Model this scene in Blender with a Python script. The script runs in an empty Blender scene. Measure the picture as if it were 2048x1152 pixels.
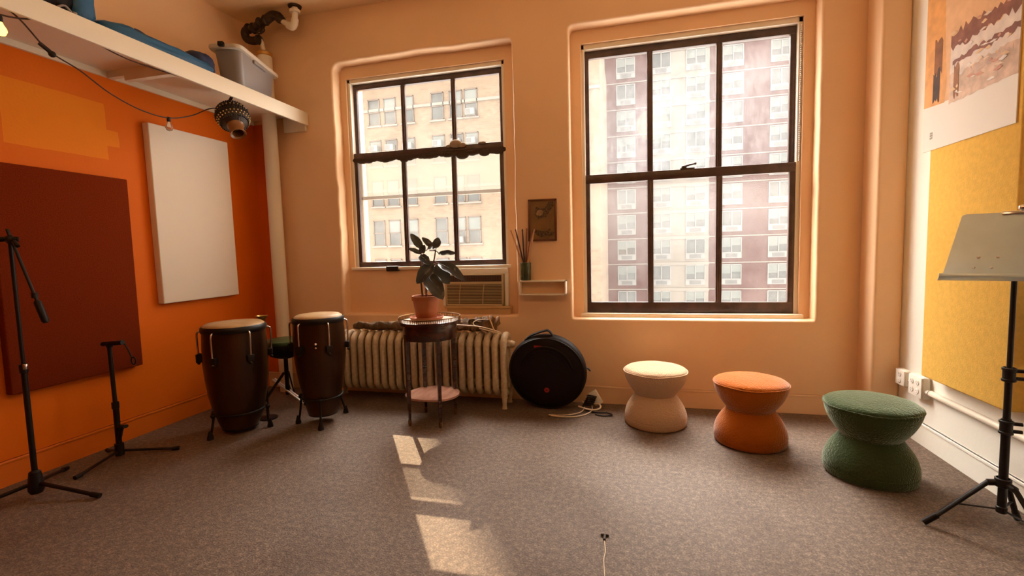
import bpy, bmesh, math, random
from mathutils import Vector, Matrix, noise
PI = math.pi
rnd = random.Random(7)
COL = bpy.context.scene.collection
S = bpy.context.scene

# ------------------------------------------------------------------ materials
def _nt(name):
    m = bpy.data.materials.new(name); m.use_nodes = True
    nt = m.node_tree; b = nt.nodes['Principled BSDF']
    return m, nt, b

def mat(name, col, rough=0.6, metal=0.0, bump=None, vary=None, spec=0.5, sheen=0, coat=0, alpha=None, trans=0):
    """plain surface; bump=(scale,strength[,detail]); vary=(scale,amount) or (scale,amount,colour2)"""
    m, nt, b = _nt(name)
    b.inputs['Base Color'].default_value = (*col, 1)
    b.inputs['Roughness'].default_value = rough
    b.inputs['Metallic'].default_value = metal
    b.inputs['Specular IOR Level'].default_value = spec
    if sheen:
        b.inputs['Sheen Weight'].default_value = sheen
        b.inputs['Sheen Roughness'].default_value = 0.35; b.inputs['Sheen Tint'].default_value = (1, .97, .92, 1)
    if coat:
        b.inputs['Coat Weight'].default_value = coat
        b.inputs['Coat Roughness'].default_value = 0.15
    if trans:
        b.inputs['Transmission Weight'].default_value = trans
    tc = nt.nodes.new('ShaderNodeTexCoord')
    if vary:
        n = nt.nodes.new('ShaderNodeTexNoise'); n.inputs['Scale'].default_value = vary[0]
        n.inputs['Detail'].default_value = 6
        nt.links.new(tc.outputs['Object'], n.inputs['Vector'])
        r = nt.nodes.new('ShaderNodeValToRGB')
        c2 = vary[2] if len(vary) > 2 else tuple(c * (1 - vary[1]) for c in col)
        r.color_ramp.elements[0].position = 0.35; r.color_ramp.elements[1].position = 0.65
        r.color_ramp.elements[0].color = (*c2, 1); r.color_ramp.elements[1].color = (*col, 1)
        nt.links.new(n.outputs['Fac'], r.inputs['Fac'])
        nt.links.new(r.outputs['Color'], b.inputs['Base Color'])
    if bump:
        n2 = nt.nodes.new('ShaderNodeTexNoise'); n2.inputs['Scale'].default_value = bump[0]
        n2.inputs['Detail'].default_value = bump[2] if len(bump) > 2 else 4
        nt.links.new(tc.outputs['Object'], n2.inputs['Vector'])
        bp = nt.nodes.new('ShaderNodeBump'); bp.inputs['Strength'].default_value = bump[1]
        bp.inputs['Distance'].default_value = 0.01
        nt.links.new(n2.outputs['Fac'], bp.inputs['Height'])
        nt.links.new(bp.outputs['Normal'], b.inputs['Normal'])
    return m

def wood(name, c1, c2, scale=(1, 1, 12), rough=0.45, coat=0.0, spec=0.5):
    m, nt, b = _nt(name)
    tc = nt.nodes.new('ShaderNodeTexCoord'); mp = nt.nodes.new('ShaderNodeMapping')
    mp.inputs['Scale'].default_value = scale
    n = nt.nodes.new('ShaderNodeTexNoise'); n.inputs['Scale'].default_value = 4; n.inputs['Detail'].default_value = 8
    n.inputs['Distortion'].default_value = 0.6
    r = nt.nodes.new('ShaderNodeValToRGB')
    r.color_ramp.elements[0].position = 0.3; r.color_ramp.elements[1].position = 0.7
    r.color_ramp.elements[0].color = (*c1, 1); r.color_ramp.elements[1].color = (*c2, 1)
    L = nt.links.new
    L(tc.outputs['Object'], mp.inputs['Vector']); L(mp.outputs['Vector'], n.inputs['Vector'])
    L(n.outputs['Fac'], r.inputs['Fac']); L(r.outputs['Color'], b.inputs['Base Color'])
    b.inputs['Roughness'].default_value = rough
    b.inputs['Specular IOR Level'].default_value = spec
    if coat:
        b.inputs['Coat Weight'].default_value = coat; b.inputs['Coat Roughness'].default_value = 0.2
    return m

def carpet():
    m, nt, b = _nt('carpet'); L = nt.links.new
    tc = nt.nodes.new('ShaderNodeTexCoord')
    def nz(scale, det):
        n = nt.nodes.new('ShaderNodeTexNoise'); n.inputs['Scale'].default_value = scale; n.inputs['Detail'].default_value = det
        L(tc.outputs['Object'], n.inputs['Vector']); return n
    fine = nz(130, 3); mid = nz(38, 4); big = nz(1.3, 3)
    r = nt.nodes.new('ShaderNodeValToRGB')
    e = r.color_ramp.elements
    e[0].position = 0.3; e[0].color = (0.050, 0.032, 0.022, 1)
    e[1].position = 0.72; e[1].color = (0.35, 0.255, 0.19, 1)
    x = e.new(0.5); x.color = (0.138, 0.094, 0.067, 1)
    mx = nt.nodes.new('ShaderNodeMix'); mx.data_type = 'FLOAT'; mx.inputs[0].default_value = 0.4
    L(fine.outputs['Fac'], mx.inputs[2]); L(mid.outputs['Fac'], mx.inputs[3])
    L(mx.outputs[0], r.inputs['Fac'])
    # soft worn stains in the pile
    r2 = nt.nodes.new('ShaderNodeValToRGB'); r2.color_ramp.elements[0].position = 0.36; r2.color_ramp.elements[1].position = 0.5
    r2.color_ramp.elements[0].color = (0.78, 0.72, 0.66, 1); r2.color_ramp.elements[1].color = (1, 1, 1, 1)
    L(big.outputs['Fac'], r2.inputs['Fac'])
    mm = nt.nodes.new('ShaderNodeMix'); mm.data_type = 'RGBA'; mm.blend_type = 'MULTIPLY'; mm.inputs[0].default_value = 1
    L(r.outputs['Color'], mm.inputs[6]); L(r2.outputs['Color'], mm.inputs[7])
    L(mm.outputs[2], b.inputs['Base Color'])
    bp = nt.nodes.new('ShaderNodeBump'); bp.inputs['Strength'].default_value = 0.6; bp.inputs['Distance'].default_value = 0.006
    L(fine.outputs['Fac'], bp.inputs['Height']); L(bp.outputs['Normal'], b.inputs['Normal'])
    b.inputs['Roughness'].default_value = 0.62; b.inputs['Specular IOR Level'].default_value = 0.42
    b.inputs['Sheen Weight'].default_value = 0.10; b.inputs['Sheen Roughness'].default_value = 0.3; b.inputs['Sheen Tint'].default_value = (1, .92, .83, 1)
    return m

def dirty_glass(name, base, extra, tint=(1, 0.99, 0.97), scale=3.0, streak=1.0, band=None):
    """clear pane under a film of dirt that scatters the daylight"""
    m = bpy.data.materials.new(name); m.use_nodes = True; nt = m.node_tree; nt.nodes.clear(); L = nt.links.new
    out = nt.nodes.new('ShaderNodeOutputMaterial')
    tr = nt.nodes.new('ShaderNodeBsdfTransparent'); tr.inputs['Color'].default_value = (0.93, 0.94, 0.94, 1)
    tl = nt.nodes.new('ShaderNodeBsdfTranslucent'); tl.inputs['Color'].default_value = (*tint, 1)
    gl = nt.nodes.new('ShaderNodeBsdfGlossy'); gl.inputs['Roughness'].default_value = 0.02
    tc = nt.nodes.new('ShaderNodeTexCoord')
    mp = nt.nodes.new('ShaderNodeMapping'); mp.inputs['Scale'].default_value = (1.0, 1.0, streak)
    n1 = nt.nodes.new('ShaderNodeTexNoise'); n1.inputs['Scale'].default_value = scale; n1.inputs['Detail'].default_value = 9
    n1.inputs['Roughness'].default_value = 0.65
    n2 = nt.nodes.new('ShaderNodeTexNoise'); n2.inputs['Scale'].default_value = scale * 11; n2.inputs['Detail'].default_value = 6
    L(tc.outputs['Object'], mp.inputs['Vector']); L(mp.outputs['Vector'], n1.inputs['Vector']); L(mp.outputs['Vector'], n2.inputs['Vector'])
    r = nt.nodes.new('ShaderNodeMapRange'); r.inputs[1].default_value = 0.35; r.inputs[2].default_value = 0.75
    r.inputs[3].default_value = base; r.inputs[4].default_value = base + extra
    mx = nt.nodes.new('ShaderNodeMix'); mx.data_type = 'FLOAT'; mx.inputs[0].default_value = 0.25
    L(n1.outputs['Fac'], mx.inputs[2]); L(n2.outputs['Fac'], mx.inputs[3]); L(mx.outputs[0], r.inputs[0])
    fac = r.outputs[0]
    if band:   # thicker grime between two heights
        sp = nt.nodes.new('ShaderNodeSeparateXYZ'); L(tc.outputs['Object'], sp.inputs[0])
        g = nt.nodes.new('ShaderNodeMapRange'); g.inputs[1].default_value = band[0]; g.inputs[2].default_value = band[1]
        g.inputs[3].default_value = 0; g.inputs[4].default_value = band[2]; L(sp.outputs['Z'], g.inputs[0])
        ad = nt.nodes.new('ShaderNodeMath'); ad.operation = 'ADD'; L(fac, ad.inputs[0]); L(g.outputs[0], ad.inputs[1]); fac = ad.outputs[0]
    m1 = nt.nodes.new('ShaderNodeMixShader'); L(fac, m1.inputs[0]); L(tr.outputs[0], m1.inputs[1]); L(tl.outputs[0], m1.inputs[2])
    fr = nt.nodes.new('ShaderNodeFresnel'); fr.inputs['IOR'].default_value = 1.3
    m2 = nt.nodes.new('ShaderNodeMixShader'); L(fr.outputs[0], m2.inputs[0]); L(m1.outputs[0], m2.inputs[1]); L(gl.outputs[0], m2.inputs[2])
    L(m2.outputs[0], out.inputs['Surface'])
    return m

def brick(name, c1, c2, mortar, scale):
    m, nt, b = _nt(name); L = nt.links.new
    tc = nt.nodes.new('ShaderNodeTexCoord'); mp = nt.nodes.new('ShaderNodeMapping')
    mp.inputs['Rotation'].default_value = (PI / 2, 0, 0)
    bt = nt.nodes.new('ShaderNodeTexBrick'); bt.inputs['Scale'].default_value = scale
    bt.inputs['Color1'].default_value = (*c1, 1); bt.inputs['Color2'].default_value = (*c2, 1); bt.inputs['Mortar'].default_value = (*mortar, 1)
    bt.inputs['Mortar Size'].default_value = 0.012
    L(tc.outputs['Object'], mp.inputs['Vector']); L(mp.outputs['Vector'], bt.inputs['Vector'])
    L(bt.outputs['Color'], b.inputs['Base Color']); b.inputs['Roughness'].default_value = 0.9
    return m

def left_wall_paint():
    """orange paint up to the shelf, cream above; an old rectangle of lighter orange paint"""
    m, nt, b = _nt('orange_wall_paint'); L = nt.links.new
    tc = nt.nodes.new('ShaderNodeTexCoord'); sp = nt.nodes.new('ShaderNodeSeparateXYZ'); L(tc.outputs['Object'], sp.inputs[0])
    n = nt.nodes.new('ShaderNodeTexNoise'); n.inputs['Scale'].default_value = 9; L(tc.outputs['Object'], n.inputs['Vector'])
    def math_(op, a, bb, c=None):
        k = nt.nodes.new('ShaderNodeMath'); k.operation = op
        for i, v in enumerate((a, bb, c)):
            if v is None: continue
            if isinstance(v, (int, float)): k.inputs[i].default_value = v
            else: L(v, k.inputs[i])
        return k.outputs[0]
    wob = math_('MULTIPLY', math_('SUBTRACT', n.outputs['Fac'], 0.5), 0.016)
    y = math_('ADD', sp.outputs['Y'], wob); z = math_('ADD', sp.outputs['Z'], wob)
    def inside(v, lo, hi): return math_('MULTIPLY', math_('GREATER_THAN', v, lo), math_('LESS_THAN', v, hi))
    r1 = math_('MULTIPLY', inside(y, 2.02, 2.60), inside(z, 2.03, 2.42))
    r2 = math_('MULTIPLY', inside(y, 2.5, 2.68), inside(z, 2.13, 2.24))
    patch = math_('MAXIMUM', r1, r2)
    c1 = nt.nodes.new('ShaderNodeMix'); c1.data_type = 'RGBA'
    c1.inputs[6].default_value = (*ORANGE, 1); c1.inputs[7].default_value = (*ORANGE2, 1); L(patch, c1.inputs[0])
    c2 = nt.nodes.new('ShaderNodeMix'); c2.data_type = 'RGBA'; L(c1.outputs[2], c2.inputs[6]); c2.inputs[7].default_value = (*SHADED_CREAM, 1)
    L(math_('GREATER_THAN', sp.outputs['Z'], 2.66), c2.inputs[0])
    L(c2.outputs[2], b.inputs['Base Color']); b.inputs['Roughness'].default_value = 0.6; b.inputs['Specular IOR Level'].default_value = 0.15
    n3 = nt.nodes.new('ShaderNodeTexNoise'); n3.inputs['Scale'].default_value = 60; L(tc.outputs['Object'], n3.inputs['Vector'])
    bp = nt.nodes.new('ShaderNodeBump'); bp.inputs['Strength'].default_value = 0.12; bp.inputs['Distance'].default_value = 0.01
    L(n3.outputs['Fac'], bp.inputs['Height']); L(bp.outputs['Normal'], b.inputs['Normal'])
    return m

def emit(name, col, strength):
    m, nt, b = _nt(name)
    b.inputs['Base Color'].default_value = (*col, 1)
    b.inputs['Emission Color'].default_value = (*col, 1); b.inputs['Emission Strength'].default_value = strength
    return m

SHADED_CREAM = (0.90, 0.60, 0.355)  # cream walls; the warm shade on them is put into this colour
CREAM = (0.90, 0.87, 0.78)
ORANGE = (0.76, 0.155, 0.004)
ORANGE2 = (0.84, 0.235, 0.006)
M = {}
M['peach'] = mat('shaded_cream_plaster', SHADED_CREAM, 0.6, bump=(26, 0.10), vary=(1.2, 0.05))
def wrap_corner(m):
    # the orange paint runs round the corner onto the window wall, behind the riser pipe
    nt = m.node_tree; L = nt.links.new; b = nt.nodes['Principled BSDF']; src = b.inputs['Base Color'].links[0].from_socket
    tc = nt.nodes.new('ShaderNodeTexCoord'); sp = nt.nodes.new('ShaderNodeSeparateXYZ'); L(tc.outputs['Object'], sp.inputs[0])
    a = nt.nodes.new('ShaderNodeMath'); a.operation = 'LESS_THAN'; L(sp.outputs['X'], a.inputs[0]); a.inputs[1].default_value = -3.36
    c = nt.nodes.new('ShaderNodeMath'); c.operation = 'LESS_THAN'; L(sp.outputs['Z'], c.inputs[0]); c.inputs[1].default_value = 2.61
    k = nt.nodes.new('ShaderNodeMath'); k.operation = 'MULTIPLY'; L(a.outputs[0], k.inputs[0]); L(c.outputs[0], k.inputs[1])
    mx = nt.nodes.new('ShaderNodeMix'); mx.data_type = 'RGBA'; L(k.outputs[0], mx.inputs[0]); L(src, mx.inputs[6]); mx.inputs[7].default_value = (*ORANGE, 1)
    L(mx.outputs[2], b.inputs['Base Color']); return m
M['peach_back'] = wrap_corner(mat('shaded_cream_window_wall', SHADED_CREAM, 0.6, bump=(26, 0.10), vary=(1.2, 0.05)))
M['ceil'] = mat('ceiling_plaster', (0.92, 0.67, 0.40), 0.7, bump=(30, 0.1))  # cream ceiling, its orange shade mixed into the colour
M['cream'] = mat('cream_paint', CREAM, 0.5, bump=(40, 0.08))
M['shelfpaint'] = mat('shelf_cream_paint', (0.86, 0.79, 0.64), 0.5, bump=(40, 0.08))
M['whitepaint'] = mat('cream_gloss_paint', (0.85, 0.77, 0.64), 0.35, bump=(20, 0.06))
M['orange'] = left_wall_paint()
M['orangebase'] = mat('orange_skirting_paint', (0.74, 0.16, 0.006), 0.4, bump=(30, 0.05))
M['carpet'] = carpet()
M['steel'] = mat('satin_steel', (0.85, 0.83, 0.80), 0.42, 0.6)
M['black'] = mat('black_metal', (0.010, 0.007, 0.006), 0.42, spec=0.3)
M['blackplastic'] = mat('black_plastic', (0.013, 0.009, 0.008), 0.5, spec=0.3)
M['framepaint'] = mat('dark_brown_window_paint', (0.095, 0.052, 0.043), 0.35, bump=(60, 0.15), vary=(14, 0.4))
M['chrome'] = mat('chrome', (0.75, 0.73, 0.7), 0.18, 1.0)
M['oldbrass'] = mat('aged_brass', (0.22, 0.11, 0.035), 0.4, 0.8)
M['brass'] = mat('brass', (0.62, 0.38, 0.12), 0.3, 1.0)
M['iron'] = mat('dark_iron', (0.045, 0.026, 0.014), 0.5, 0.4, bump=(60, 0.25))
M['fabric_white'] = mat('white_fabric', (0.93, 0.85, 0.74), 0.95, bump=(260, 0.12), spec=0.1)
M['fabric_brown'] = mat('rust_brown_fabric', (0.215, 0.028, 0.004), 0.95, bump=(240, 0.2), vary=(160, 0.35), spec=0.1)
M['fabric_yellow'] = mat('mustard_fabric', (0.86, 0.53, 0.12), 0.95, bump=(120, 0.16), vary=(40, 0.10), spec=0.1)
M['radiator'] = mat('old_cream_radiator_paint', (0.68, 0.56, 0.39), 0.4, bump=(35, 0.25), vary=(45, 0.3, (0.56, 0.43, 0.27)))
M['acplastic'] = mat('aged_beige_plastic', (0.55, 0.42, 0.24), 0.5)
M['acdark'] = mat('ac_dark_grille_plastic', (0.11, 0.055, 0.035), 0.6)  # dark brown plastic of the grille backing and top bars
M['terracotta'] = mat('terracotta', (0.42, 0.125, 0.040), 0.75, bump=(70, 0.12), vary=(8, 0.2))
M['soil'] = mat('potting_soil', (0.03, 0.018, 0.010), 1.0, bump=(60, 0.8))
M['leaf'] = mat('rubber_plant_leaf', (0.105, 0.092, 0.070), 0.3, vary=(9, 0.4), coat=0.4)
M['stem'] = mat('plant_stem', (0.10, 0.045, 0.022), 0.6)
M['mahogany'] = wood('dark_mahogany', (0.026, 0.007, 0.004), (0.065, 0.018, 0.010), (1, 1, 5), 0.25, 0.5)
M['marble'] = mat('pale_marble', (0.80, 0.74, 0.66), 0.2, vary=(7, 0.15))
M['shelfwood'] = wood('shelf_reflected_red', (0.34, 0.15, 0.10), (0.50, 0.26, 0.18), (5, 1, 1), 0.22, 0.5)  # pinkish reflection worked into the shelf's wood colour
M['drumwood'] = wood('dark_brown_drum_lacquer', (0.010, 0.0030, 0.0008), (0.075, 0.026, 0.005), (.6, .6, 0.12), 0.32, 0.12, spec=0.25)
M['skin'] = mat('drum_hide', (0.58, 0.40, 0.20), 0.55, vary=(5, 0.25, (0.42, 0.25, 0.10)))
M['greenseat'] = mat('green_vinyl', (0.045, 0.085, 0.030), 0.4, vary=(14, 0.3))
M['bag'] = mat('black_nylon', (0.009, 0.0045, 0.004), 0.65, bump=(180, 0.12), spec=0.25)
M['badge'] = mat('red_badge', (0.42, 0.018, 0.014), 0.5)
M['sherpa_cream'] = mat('cream_fleece', (0.60, 0.42, 0.27), 1.0, bump=(95, 0.7, 3), spec=0.05, sheen=0.35)
M['sherpa_orange'] = mat('orange_fleece', (0.42, 0.108, 0.008), 1.0, bump=(95, 0.7, 3), spec=0.05, sheen=0.7)
M['sherpa_green'] = mat('green_fleece', (0.046, 0.068, 0.028), 1.0, bump=(95, 0.7, 3), spec=0.05, sheen=1.0)
M['sherpa_green'].node_tree.nodes['Principled BSDF'].inputs['Sheen Tint'].default_value = (.86, 1, .80, 1)
M['deskmetal'] = mat('grey_sheet_metal', (0.72, 0.90, 1.0), 0.35, 0.25, vary=(6, 0.1))  # bluish window reflection put into the metal's base colour
M['outlet'] = mat('white_outlet_plastic', (0.86, 0.82, 0.74), 0.35)
M['outletdark'] = mat('outlet_slot', (0.16, 0.12, 0.09), 0.6)
M['paper'] = mat('poster_paper', (0.82, 0.76, 0.68), 0.6)
M['tub'] = mat('grey_translucent_plastic', (0.26, 0.235, 0.23), 0.35)
M['tubrim'] = mat('pale_tub_rim', (0.60, 0.52, 0.42), 0.35)
M['blue'] = mat('blue_nylon', (0.012, 0.105, 0.24), 0.5, bump=(18, 0.6))
M['navy'] = mat('navy_nylon', (0.012, 0.022, 0.075), 0.6, bump=(18, 0.5))
M['cardboard'] = wood('tan_board', (0.42, 0.20, 0.075), (0.52, 0.27, 0.11), (1, 4, 1), 0.6)
M['blanket'] = mat('beige_blanket', (0.46, 0.32, 0.17), 0.95, bump=(60, 0.3))
M['gourd'] = mat('dark_gourd', (0.028, 0.013, 0.007), 0.5, bump=(80, 0.5))
M['neck'] = mat('brown_gourd_neck', (0.22, 0.09, 0.025), 0.35)
M['bead'] = mat('gold_beads', (0.78, 0.58, 0.26), 0.35)
M['beaddark'] = mat('black_beads', (0.02, 0.013, 0.009), 0.3)
M['wire'] = mat('brown_wire', (0.05, 0.020, 0.010), 0.6)
M['bulb'] = mat('clear_bulb_glass', (0.9, 0.8, 0.7), 0.05, trans=0.9)
M['bulblit'] = emit('lit_bulb', (1.0, 0.55, 0.08), 6.0)
M['green_glaze'] = mat('green_glazed_cup', (0.065, 0.085, 0.028), 0.25, vary=(16, 0.5), coat=0.5)
M['stick_tan'] = wood('tan_stick', (0.42, 0.20, 0.07), (0.56, 0.30, 0.12), (4, 4, 0.5))
M['stick_dark'] = wood('dark_stick', (0.06, 0.022, 0.010), (0.11, 0.045, 0.02), (4, 4, 0.5))
M['stick_red'] = wood('reddish_stick', (0.22, 0.075, 0.03), (0.30, 0.12, 0.05), (4, 4, 0.5))
M['picframe'] = wood('red_brown_frame', (0.11, 0.032, 0.010), (0.17, 0.055, 0.018), (4, 4, 1))
M['print'] = mat('sepia_print', (0.24, 0.125, 0.040), 0.5, vary=(7, 0.3))
M['printdark'] = mat('sepia_print_dark', (0.030, 0.016, 0.008), 0.5, vary=(60, 0.3, (0.16, 0.09, 0.035)))
M['printlight'] = mat('sepia_print_light', (0.36, 0.22, 0.10), 0.5, vary=(40, 0.4))
M['bark'] = mat('grey_bark', (0.21, 0.135, 0.075), 0.95, bump=(28, 1.0, 6), vary=(16, 0.6))
M['bark2'] = mat('brown_bark', (0.30, 0.15, 0.06), 0.85, bump=(24, 1.0, 6), vary=(14, 0.75))
M['whitecord'] = mat('off_white_cord', (0.74, 0.60, 0.42), 0.5)
M['foam'] = mat('old_sealing_foam', (0.055, 0.033, 0.022), 0.9, bump=(40, 0.6))
M['foam2'] = mat('pale_sealing_foam', (0.32, 0.24, 0.16), 0.9, bump=(40, 0.5))
M['glass_up'] = dirty_glass('dirty_upper_pane', 0.03, 0.11, tint=(.93, .96, 1), scale=2.2, streak=0.6)
M['glass_lo'] = dirty_glass('dirty_lower_pane', 0.010, 0.045, scale=3.0, band=(.35, 1.1, .055))
M['glass_w1'] = dirty_glass('dusty_pane', 0.018, 0.05, tint=(1, 0.96, 0.88), scale=3.0)
M['glass_storm'] = dirty_glass('milky_storm_pane', 0.55, 0.08, tint=(.15, .138, .115), scale=4.0)
M['storm_bar'] = mat('grey_storm_bar', (0.22, 0.17, 0.13), 0.5)
M['bb'] = brick('beige_brick', (0.135, 0.094, 0.060), (0.105, 0.073, 0.047), (0.14, 0.11, 0.085), 1.5)
M['rb'] = brick('red_brick', (0.050, 0.019, 0.017), (0.047, 0.017, 0.016), (0.055, 0.024, 0.021), 1.5)
M['bandstone'] = mat('pale_stone_band', (0.12, 0.106, 0.09), 0.8)
M['stonetrim'] = mat('pale_trim_stone', (0.12, 0.106, 0.09), 0.7)
M['winframe'] = mat('pale_aluminium', (0.115, 0.115, 0.11), 0.5)
M['winglass'] = mat('facade_window_glass', (0.04, 0.045, 0.045), 0.1, vary=(0.7, 0.5))
M['blind'] = mat('window_blind', (0.085, 0.095, 0.09), 0.8)
M['louver'] = mat('facade_louvre', (0.06, 0.06, 0.06), 0.6)
M['sashbrown'] = mat('brown_sash', (0.06, 0.04, 0.03), 0.6)

# ------------------------------------------------------------------ mesh helpers
def BM(): return bmesh.new()

def box(bm, x0, x1, y0, y1, z0, z1, bev=0.0, seg=2, mi=0, mtx=None):
    g = bmesh.ops.create_cube(bm, size=1.0)
    vs = g['verts']
    for v in vs:
        v.co = Vector(((x0 + x1) / 2 + v.co.x * (x1 - x0), (y0 + y1) / 2 + v.co.y * (y1 - y0), (z0 + z1) / 2 + v.co.z * (z1 - z0)))
        if mtx is not None: v.co = mtx @ v.co
    fs = set(f for v in vs for f in v.link_faces)
    for f in fs: f.material_index = mi
    if bev > 0:
        es = list(set(e for v in vs for e in v.link_edges))
        r = bmesh.ops.bevel(bm, geom=es, offset=bev, segments=seg, affect='EDGES', profile=0.5)
        for f in r['faces']: f.material_index = mi
    return bm

def tube(bm, pts, r, n=10, closed=False, mi=0, sx=1.0, sref=None):
    """sweep a circle (or ellipse: sx scales the direction nearest sref) along pts"""
    P = [Vector(p) for p in pts]; N = len(P)
    rs = r if isinstance(r, (list, tuple)) else [r] * N
    T = []
    for i in range(N):
        a = P[i - 1] if (i > 0 or closed) else P[i]
        b = P[(i + 1) % N] if (i < N - 1 or closed) else P[i]
        t = (b - a); T.append(t.normalized() if t.length > 1e-9 else Vector((0, 0, 1)))
    u = Vector(sref) if sref else (Vector((0, 0, 1)) if abs(T[0].z) < 0.9 else Vector((1, 0, 0)))
    rings = []
    for i in range(N):
        if sref: u = Vector(sref)
        u = (u - T[i] * u.dot(T[i]))
        if u.length < 1e-6: u = T[i].orthogonal()
        u.normalize(); w = T[i].cross(u)
        rings.append([bm.verts.new(P[i] + (u * math.cos(2 * PI * k / n) * sx + w * math.sin(2 * PI * k / n)) * rs[i]) for k in range(n)])
    for i in range(N if closed else N - 1):
        A = rings[i]; B = rings[(i + 1) % N]
        for k in range(n):
            f = bm.faces.new((A[k], A[(k + 1) % n], B[(k + 1) % n], B[k])); f.material_index = mi
    if not closed:
        for rg in (rings[0], rings[-1]):
            try:
                f = bm.faces.new(rg); f.material_index = mi
            except ValueError: pass
    return bm

def lathe(bm, prof, n=48, c=(0, 0, 0), mtx=None, mi=0, fn=None):
    c = Vector(c); rings = []
    def put(p):
        if fn: p = fn(p)
        return (mtx @ p if mtx is not None else p) + c
    for (r, z) in prof:
        if r <= 1e-6: rings.append([bm.verts.new(put(Vector((0, 0, z))))])
        else: rings.append([bm.verts.new(put(Vector((r * math.cos(2 * PI * k / n), r * math.sin(2 * PI * k / n), z)))) for k in range(n)])
    for A, B in zip(rings, rings[1:]):
        for k in range(n):
            a = [A[k % len(A)], A[(k + 1) % len(A)], B[(k + 1) % len(B)], B[k % len(B)]]
            q = []
            for v in a:
                if v not in q: q.append(v)
            if len(q) > 2:
                f = bm.faces.new(q); f.material_index = mi
    return bm

def ball(bm, c, r, sc=(1, 1, 1), n=12, mi=0, mtx=None):
    c = Vector(c)
    prof = [(math.sin(PI * i / n) * r, -math.cos(PI * i / n) * r) for i in range(n + 1)]
    prof[0] = (0, -r); prof[-1] = (0, r)
    S3 = Matrix.Diagonal(sc)
    return lathe(bm, prof, n * 2, c, (mtx @ S3) if mtx is not None else S3, mi)

def smooth_path(pts, k=8):
    P = [Vector(p) for p in pts]; out = []
    for i in range(len(P) - 1):
        p0 = P[max(i - 1, 0)]; p1 = P[i]; p2 = P[i + 1]; p3 = P[min(i + 2, len(P) - 1)]
        for j in range(k):
            t = j / k
            out.append(0.5 * ((2 * p1) + (p2 - p0) * t + (2 * p0 - 5 * p1 + 4 * p2 - p3) * t * t + (3 * p1 - p0 - 3 * p2 + p3) * t ** 3))
    out.append(P[-1]); return out

def obj(name, bm, m, parent=None, smooth=40, label=None, local=False):
    if parent is not None and not local:
        p = parent; off = Vector((0, 0, 0))
        while p is not None: off += p.location; p = p.parent
        bmesh.ops.translate(bm, verts=bm.verts, vec=-off)
    bmesh.ops.recalc_face_normals(bm, faces=bm.faces)
    me = bpy.data.meshes.new(name); bm.to_mesh(me); bm.free()
    for x in (m if isinstance(m, (list, tuple)) else [m]): me.materials.append(M[x] if isinstance(x, str) else x)
    if smooth:
        me.shade_smooth(); me.set_sharp_from_angle(angle=math.radians(smooth))
    o = bpy.data.objects.new(name, me); COL.objects.link(o)
    if parent is not None: o.parent = parent
    if label: o['label'] = label
    return o

def tag(o, label, cat, group=None):
    o['label'] = label; o['category'] = cat; o['kind'] = 'thing'
    if group: o['group'] = group
    return o

def thing(name, label, cat, loc=(0, 0, 0), group=None):
    o = bpy.data.objects.new(name, None); COL.objects.link(o); o.location = loc; o.empty_display_size = 0.05
    return tag(o, label, cat, group)

def struct(o, label=None):
    o['kind'] = 'structure'
    if label: o['label'] = label
    return o

def dup(root, loc, label, mats=None):
    r = root.copy(); COL.objects.link(r); r.location = loc; r['label'] = label
    def rec(src, dst):
        for ch in list(src.children):
            c = ch.copy(); COL.objects.link(c); c.parent = dst
            if mats and c.data:
                c.data = c.data.copy(); c.data.materials.clear(); c.data.materials.append(M[mats])
            rec(ch, c)
    rec(root, r)
    return r

# ------------------------------------------------------------------ room constants
XL, XR, YB, YF, ZC = -3.58, 1.83, 3.964, -2.6, 3.56
YREC = 4.09          # back of the window recesses

# floor, ceiling, side walls
def quad(name, pts, m, label):
    bm = BM(); bm.faces.new([bm.verts.new(p) for p in pts]); return struct(obj(name, bm, m, None, 0), label)
def slab(name, a, m, label, bev=0):
    bm = BM(); box(bm, *a, bev=bev); return struct(obj(name, bm, m, None, 0), label)
slab('floor', (XL - .1, XR + .1, YF - .1, YB + .02, -0.1, 0), 'carpet', 'dark brown grey carpet')
slab('ceiling', (XL - .1, XR + .1, YF - .1, YB + .4, ZC, ZC + .1), 'ceil', 'cream ceiling with its warm shade coloured in')
slab('wall_left', (XL - .1, XL, YF - .1, YB + .4, 0, ZC), 'orange', 'orange painted left wall, cream above the shelf')
slab('wall_right', (XR, XR + .1, YF - .1, YB + .4, 0, ZC), 'cream', 'cream right wall')
slab('wall_front', (XL - .1, XR + .1, YF - .1, YF, 0, ZC), mat('orange_front_wall', (.36, .13, .035), .6), 'orange wall behind the viewer')  # out of view; deep orange picked to warm and dim the bounce

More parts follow.
